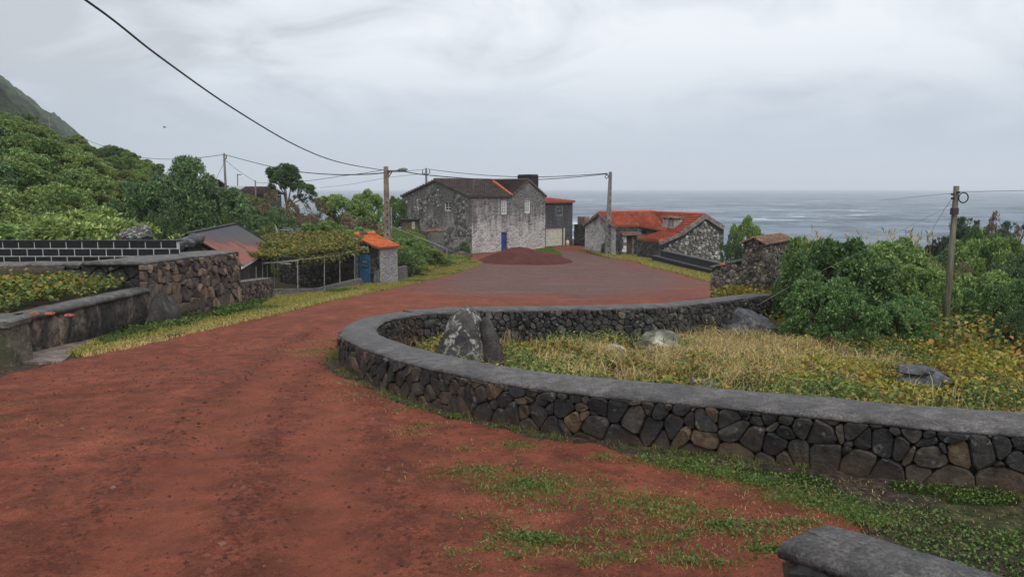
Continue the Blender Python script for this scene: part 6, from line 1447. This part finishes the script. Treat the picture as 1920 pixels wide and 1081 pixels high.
# dry grass island
isl = np.array([groundpt(u, v)[:2] for u, v in [(960,715),(1050,690),(1180,668),(1290,645),(1400,628),(1500,650),(1640,665),(1690,700),(1560,745),(1380,745),(1200,720)]])
sdI = poly_sd(Pi[:, 0], Pi[:, 1], isl) + 3.4*(fbm(Pi[:, 0], Pi[:, 1], .7, 4, 41) - .46)
Dg = Pi[sdI > .1]; CLR = [(1672, 1805, 9.6, 12.2), (1185, 1282, 12.2, 15.7), (1120, 1182, 11.3, 14.7), (812, 955, 10.3, 12.7), (1350, 1470, 16.5, 19.6), (1785, 1840, 9.6, 11.2)]
def cleared(V, F, nv):
    P = V.reshape(-1, nv, 3)[:, 0]; u = 960 + FPX*P[:, 0]/(P[:, 1]*CP); h = P[:, 2] - garden_z(P[:, 0], P[:, 1]); bad = np.zeros(len(P), bool)
    for (a, b, c, d) in CLR: bad |= (u > a) & (u < b) & (P[:, 1] > c) & (P[:, 1] < d) & (h > .10 + .12*NR.random(len(P)))
    keep = ~bad; W = V.reshape(-1, nv, 3)[keep].reshape(-1, 3); fpl = len(F)//len(P); base = np.arange(keep.sum())[:, None]*nv
    pat = [F[k*len(P)] for k in range(fpl)]; return W, np.concatenate([base + q[None] for q in pat])
Dg = np.vstack([Dg + NR.normal(0, .1, Dg.shape) for _ in range(5)]); Dg = Dg[poly_sd(Dg[:, 0], Dg[:, 1], inner) > .02]
hum = lambda P: .22*np.clip(fbm(P[:, 0], P[:, 1], 1.2, 3, 47)*2 - .4, 0, 1)
Dg = Dg[fbm(Dg[:, 0], Dg[:, 1], 1.5, 3, 71) + .25*(NR.random(len(Dg)) - .5) > .41]; P3 = z_of(Dg, garden_z); P3[:, 2] += hum(Dg); V, F = cleared(*blades(P3, .08, .44, .006, 2.3), 5); nb_ = len(V)//5; cut = int(nb_*.62); c2 = int(nb_*.84); perm = NR.permutation(nb_); Vb = V.reshape(nb_, 5, 3)[perm]
def gpart(a, b):
    n = np.arange(b - a)[:, None]*5; return Vb[a:b].reshape(-1, 3), np.concatenate([n + np.array([0, 1, 3]), n + np.array([0, 3, 2]), n + np.array([2, 3, 4])])
put('dry_grass', *gpart(0, cut), GM['dry']); put('brown_dead_grass', *gpart(cut, c2), LM['rust']); put('yellow_green_grass', *gpart(c2, nb_), GM['yel'])
Vn = Pi[sdI < .8]; Vn = Vn[NR.random(len(Vn)) < np.where(sdI[sdI < .8] > .1, .6, 1.0)]
dF = np.sqrt(((Vn[:, None] - FIN[None, ::4])**2).sum(2)).min(1); Vn = Vn[NR.random(len(Vn)) < sstep(.1, 1.3, dF)*.75 + .25]
nz = fbm(Vn[:, 0], Vn[:, 1], .5, 3, 51) - .06*sstep(3, 7, Vn[:, 0]) - .05*sstep(1, -1, Vn[:, 0])
a = leafbed(np.vstack([Vn[nz < .54]]*4) + NR.normal(0, .06, (4*int((nz < .54).sum()), 2)), garden_z, .15, .066, .42); b = leafbed(np.vstack([Vn[nz >= .52]]*3) + NR.normal(0, .06, (3*int((nz >= .52).sum()), 2)), garden_z, .15, .066, .42, seed=0)
put('bramble_leaves', *cleared(*a, 4), GM['vine']); put('green_bramble_leaves', *cleared(*b, 4), GM['vineg'])
pp = Pi[(sdI > .1) & (fbm(Pi[:, 0], Pi[:, 1], 1.5, 3, 71) < .42)]; pp = np.vstack([pp]*3) + NR.normal(0, .05, (3*len(pp), 2)); pp = pp[poly_sd(pp[:, 0], pp[:, 1], inner) > .03]; put('creeper_patches', *cleared(*leafbed(pp, garden_z, .12, .065, .4), 4), GM['vine']); put('green_creeper_patches', *cleared(*leafbed(pp[::9], garden_z, .14, .07, .42), 4), GM['weed'])
# golden vine patch by the coping and other bright clumps
cl_ = []
for (u, v, r_, n) in ((1740, 748, .7, 1500), (1690, 752, .5, 700), (1640, 745, .5, 500), (1500, 745, .35, 300), (1850, 690, .9, 900), (1880, 640, .8, 700), (1350, 640, .5, 500), (800, 625, .6, 700), (850, 668, .4, 500), (905, 600, .3, 250)):
    p = groundpt(u, v); q = NR.normal(0, r_*.55, (n, 2)) + np.array(p[:2]); q = q[poly_sd(q[:, 0], q[:, 1], inner) > .05]; cl_.append(leafbed(q, garden_z, .2, .085, .45))
for (u, v, r_, n) in ((790, 612, .5, 900), (770, 640, .5, 800), (830, 655, .4, 500), (960, 640, .5, 700), (1010, 610, .3, 300), (1450, 610, .5, 700), (1480, 640, .5, 600), (1600, 730, .7, 900), (1800, 690, .8, 1200), (1860, 730, .8, 1200)):
    p = groundpt(u, v); q = NR.normal(0, r_*.55, (n, 2)) + np.array(p[:2]); q = q[poly_sd(q[:, 0], q[:, 1], inner) > .05]; cl_.append(leafbed(q, garden_z, .25, .075, .6))
put('golden_vine_leaves', *cleared(*merge4(cl_), 4), GM['vgold'])
Wc = Pi[(sdI < .6)][:9000]; Wc = thin(Wc, 1.1, .52, 61); put('garden_weeds', *cleared(*leafbed(Wc, garden_z, .12, .085, .4), 4), GM['weed'])
# stems sticking out of the brambles
P3 = z_of(Vn[::9], garden_z); P3[:, 2] += .15; V, F = cleared(*blades(P3, .15, .55, .004, 1.3), 5); put('dry_stems', V, F, GM['dry'])
# understorey further right and behind
rg = in_poly(30000, [(6.5, 17.5), (9.5, 22.6), (11, 34), (14, 46), (48, 60), (40, 22), (18, 12), (9, 16)])
a = leafbed(rg, garden_z, .5, .17, .9, seed=3); put('undergrowth', *a, GM['vineg'])
rg = in_poly(5200, [(8.5, 15), (10, 19.5), (16, 21), (18, 13), (12, 11)]); put('yellowing_undergrowth', *leafbed(rg, garden_z, .5, .12, .7, seed=7), GM['vine'])
# planter bed on the left
bz_ = lambda x, y: -.52 + (16.3 - np.maximum(y, 11.5))*.038 + .10*np.clip(-x - 8.4, 0, 3) + .02
pb = in_poly(11000, [(-8.45, 16.2), (-8.25, 13), (-8.15, 11.8), (-15, 11.8), (-15, 15.4), (-10.5, 16.0)])
mb = MB(); 
tag(link('planter_soil', grid('planter_soil', np.arange(-16, -8.2, .4), np.arange(11.6, 16.3, .4), lambda X, Y: bz_(X, Y) - .06 + .05*fbm(X, Y, 1.0, 2, 3), M['soil'])), kind='structure')
q = leafbed(pb, lambda x, y: bz_(x, y) - .06, .12, .10, .34); put('vine_bed_leaves', *q, GM['vineg'])
q = leafbed(pb[:3800], lambda x, y: bz_(x, y) - .02, .14, .10, .34); put('yellow_vine_bed_leaves', *q, GM['vine'])
# pergola canopy
pc = in_poly(12000, PGP); slope = lambda x, y: np.where(True, pgz + .10*np.clip(-x - 7.5, 0, 3), 0) + .10*fbm(x, y, 1.1, 3, 9)
V, F = leafbed(pc, slope, .12, .15, .25); 
ed = []
for k in range(1500):
    f = R.random()*(len(rail) - 1); i = int(f); p = Vector(rail[i]).lerp(Vector(rail[i + 1]), f - i); ed.append((p.x + R.uniform(-.5, .05), p.y + R.uniform(-.1, .3), p.z + .08 - abs(R.gauss(0, .13))))
ed = np.array(ed); V2, F2 = leaves(ed, rand_dirs(len(ed), -.5), .16*NR.uniform(.6, 1.2, len(ed)), .75)
V, F = merge((V, F), (V2, F2)); V = V - np.array(world_loc(pg_)); o = link('vine_canopy', np_mesh('vine_canopy', V, F, GM['pvine']), pg_); tag(o, kind='stuff')
# verges
def strip(px_poly, n): return in_poly(n, [hit(u, v)[:2] for u, v in px_poly])
zr = lambda x, y: ground_z(x, y) + .0
vA = [(120,668),(180,640),(240,612),(300,602),(380,590),(450,574),(520,556),(600,549),(690,530),(712,531),(760,512),(800,490),(880,486),(905,492),(890,502),(800,526),(700,549),(600,571),(500,596),(400,616),(300,642),(215,657),(150,672)]
g0 = strip(vA, 60000); near = g0[:, 1] < 24
P3 = z_of(g0, zr); f = fbm(g0[:, 0], g0[:, 1], .7, 3, 91); lf_ = poly_sd(g0[:, 0], g0[:, 1], ROAD) < -.75
sel = (f + .25*((g0[:, 1] < 22) & lf_) + .0 > .56)
V, F = blades(P3[~sel], .05, .17, .012, 1.4); put('yellow_verge_grass', V, F, GM['yel']); V, F = blades(P3[sel], .05, .15, .011, 1.2); put('green_verge_grass', V, F, GM['grn'])
wl = [hit(u, v)[:2] for u, v in [(205,628),(250,606),(300,603),(350,596),(430,580),(505,562),(500,572),(420,597),(330,617),(240,637)]]
q = in_poly(7000, wl); q = thin(q, 1.3, .40, 95); put('verge_weeds', *leafbed(q, zr, .08, .075, .16), GM['weed'])
dr = in_poly(9000, [hit(u, v)[:2] for u, v in [(150,668),(215,645),(300,632),(400,606),(500,586),(600,562),(700,541),(690,549),(600,570),(500,595),(400,617),(300,643),(215,660),(160,672)]]); V, F = blades(z_of(dr, zr), .04, .14, .006, 1.8); put('dry_verge_grass', V, F, GM['dry'])
# bank by the old house, right verge of the square, in front of bench
bk_ = in_poly(26000, [(-3.2, 57.5), (-4.2, 62), (-10, 68), (-14, 66), (-12, 47), (-7.0, 42.5), (-6.0, 46), (-4.8, 53)])
P3 = z_of(bk_, zr); sel = fbm(bk_[:, 0], bk_[:, 1], .5, 3, 97) + .06*(bk_[:, 0] < -6.5) > .45
V, F = blades(P3[sel], .15, .5, .03, 1.2); put('bank_grass', V, F, GM['grn']); V, F = blades(P3[~sel], .1, .4, .028, 1.4); put('yellow_bank_grass', V, F, GM['yel'])
rv_ = in_poly(20000, [hit(u, v)[:2] for u, v in [(1085,466),(1110,474),(1150,485),(1190,489),(1215,500),(1270,512),(1335,529),(1335,515),(1270,499),(1215,484),(1180,476),(1140,474)]])
V, F = blades(z_of(rv_, zr), .05, .2, .022, 1.2); put('square_verge_grass', V, F, GM['yel'])
gg = in_poly(3000, [hit(u, v)[:2] for u, v in [(1000,472),(1030,464),(1055,478),(1040,482)]]); V, F = blades(z_of(gg, zr), .08, .25, .03, 1); put('house_foot_grass', V, F, GM['grn'])
tp = in_poly(1300, [(6.0, 21.6), (8.6, 22.2), (8.2, 23.2), (6.2, 23.2)]); put('tower_foot_weeds', *leafbed(tp, lambda x, y: base_z(x, y) + .1, .25, .12, .3), GM['vgold'])
# moss and small weeds between the two parapets
mp = [hit(u, v)[:2] for u, v in [(1240,862),(1400,878),(1600,897),(1760,910),(2100,935),(2150,1200),(1760,1075),(1640,990),(1560,940),(1450,908),(1300,885)]]
q = in_poly(50000, mp); fm = fbm(q[:, 0], q[:, 1], 1.6, 4, 101); wd_ = poly_sd(q[:, 0], q[:, 1], np.array([hit(u, v)[:2] for u, v in [(1240,862),(1400,874),(1600,893),(1760,905),(2100,925),(2100,955),(1760,945),(1600,920),(1400,895)]]))
V, F = blades(z_of(q[(wd_ > -.02) & (fm > .42)], zr), .004, .014, .004, .8); put('moss', V, F, GM['moss'])
q2 = q[(fm > .46)][:6000]; put('creeping_weeds', *leafbed(q2[::2], zr, .015, .020, .02, up=1.2, wid=.8), GM['weed']); put('dark_creeping_weeds', *leafbed(q2[1::2], zr, .012, .018, .015, up=1.2, wid=.8), GM['moss'])
V, F = blades(z_of(q[::60], zr), .008, .025, .002, 2.5); put('leaf_litter', V, F, GM['dry'])
# sparse tufts on the dirt
tz = lambda x, y: base_z(x, y) + .01
cl_, gl_, dl_ = [], [], []
def tuft(u, v, r_, nb, nw, nd):
    p = np.array(hit(u, v)[:2]); 
    nw = int(nw*.8); nb = int(nb*2.2); nd = int(nd*.5)
    if nw: q = NR.normal(0, r_, (nw, 2))*np.array([1, .6]) + p; cl_.append(leafbed(q, tz, .025, .026, .02, up=1.0, wid=.6))
    if nb: q = NR.normal(0, r_, (nb, 2))*np.array([1.2, .7]) + p; gl_.append(blades(z_of(q, tz), .012, .04, .0022, 2.0))
    if nd: q = NR.normal(0, r_*1.5, (nd*2, 2))*np.array([1.3, .7]) + p; dl_.append(blades(z_of(q, tz), .008, .03, .0013, 3.6))
for t_ in [(905,885,.2,260,120,60),(960,905,.22,300,160,80),(1000,915,.16,250,220,60),(1060,925,.25,320,120,120),(1120,940,.25,260,90,160),(1190,950,.22,200,100,200),(1240,955,.16,160,130,200),(1270,970,.12,90,40,120),(1360,990,.07,60,150,60),(1400,1000,.14,60,80,200),(1450,995,.12,40,80,160),(1500,985,.06,30,80,40),(1440,1040,.05,30,140,20),(985,1015,.08,90,200,30),(1035,1020,.06,60,120,30),(960,1050,.05,40,60,20),(1110,1055,.08,60,40,40),(1180,1050,.06,40,50,20),(970,838,.1,120,110,30),(800,800,.12,60,40,50),(770,815,.08,30,30,50),(870,845,.06,30,20,30),(1210,868,.1,60,50,20),(1380,880,.08,40,40,20),(1130,862,.05,20,60,20),(640,640,.25,300,60,200),(600,660,.3,500,120,250),(620,670,.2,400,60,100),(660,720,.1,60,30,120),(720,750,.2,80,30,200),(700,740,.15,60,20,200),(780,770,.12,60,50,60),(850,782,.05,30,120,10),(740,752,.04,10,50,10),(930,803,.05,10,40,10),(60,800,.15,20,10,60),(30,760,.1,30,10,60),(0,790,.1,30,10,30)]: tuft(*t_)
for k in range(90): tuft(R.uniform(850, 1480), R.uniform(860, 1075), R.uniform(.02, .08), R.randint(5, 30), R.randint(0, 25), R.randint(3, 24))
for k in range(46):
    f = k/45; tuft(1235 + 420*f + R.uniform(-25, 25), 868 + 118*f**1.25 + R.uniform(-8, 10), R.uniform(.05, .13), R.randint(20, 60), R.randint(20, 60), R.randint(0, 20))
# mossy seam along the foot of the wall
for k in range(110):
    i = R.randrange(10, len(OUTER) - 4); p = OUTER[i] + ON[i]*R.uniform(.06, .2)
    if p[1] < 14: q = NR.normal(0, .06, (26, 2)) + p; gl_.append(blades(z_of(q, tz), .01, .05, .003, 1.2))
put('dirt_weeds', *merge(*cl_), GM['weed']); put('dirt_grass', *merge(*gl_), GM['lime']); put('dry_straw', *merge(*dl_), GM['dry'])
# loose pebbles and clods
def pebbles(P3, r):
    n = len(P3); a = np.array([[1,0,0],[0,1,0],[-1,0,0],[0,-1,0],[0,0,.7],[0,0,-.7]], float)
    V = P3[:, None] + a[None]*r[:, None, None]*NR.uniform(.6, 1.3, (n, 6, 1)); F = np.array([[0,1,4],[1,2,4],[2,3,4],[3,0,4],[1,0,5],[2,1,5],[3,2,5],[0,3,5]])
    return V.reshape(-1, 3), (np.arange(n)[:, None, None]*6 + F[None]).reshape(-1, 3)
q = np.c_[NR.uniform(-8, 3, 90000), 1.8 + 14*NR.random(90000)**1.7]; q = q[road_in(q[:, 0], q[:, 1]) > .05]
r_, t_ = road_relief(q[:, 0], q[:, 1]); kp = NR.random(len(q)) < .5 + .9*np.clip(1 - t_, 0, 1)*(fbm(q[:, 0], q[:, 1], .8, 3, 77) > .42); q, r_ = q[kp], r_[kp]
d1 = np.minimum(path_d(q[:, 0], q[:, 1], TR1), path_d(q[:, 0], q[:, 1], TR2)); band = np.exp(-((d1 - .45)/.14)**2)
P3 = np.c_[q, base_z(q[:, 0], q[:, 1]) + .012 + r_]; V, F = pebbles(P3, (.0028 + .018*NR.random(len(q))**7)*(1 + .7*band))
pm_ = NT('scoria_pebble'); pm_.col(pm_.ramp(pm_.isl, (0, (.06, .026, .02)), (.5, (.115, .038, .026)), (.95, (.16, .06, .042)), (1, (.18, .11, .09)))).rough(.9, .2); put('pebbles', V, F, pm_.m)
# reed plumes on the shore behind the bushes
rd = []
for (u0, u1, y, n) in ((1490, 1560, 33, 14), (1640, 1760, 38, 30), (1560, 1640, 40, 10)):
    for k in range(n):
        u = R.uniform(u0, u1); vt = R.uniform(428, 452); p = at(u, vt, y); rd.append((p.x, y, p.z))
rd = np.array(rd); n = len(rd); B = np.repeat(rd, 5, 0); B[:, 2] -= NR.uniform(0, 2.0, len(B)); V, F = leaves(B, np.c_[NR.normal(0, .5, (len(B), 2)), np.full(len(B), 1.2)], NR.uniform(.25, .5, len(B)), .07)
B = np.repeat(rd, 10, 0); B[:, 2] -= NR.uniform(0, .35, len(B)); V2, F2 = leaves(B, np.c_[NR.normal(0, .25, (len(B), 2)), np.full(len(B), 1.)], NR.uniform(.10, .18, len(B)), .2); stv = np.array(rd); V3, F3 = blades(stv - np.array([0, 0, 2.6]), 2.5, 2.7, .012, .05)
put('cane_leaves', V, F, GM['vineg']); put('cane_plumes', *merge((V2, F2), (V3, F3)), GM['dry'])
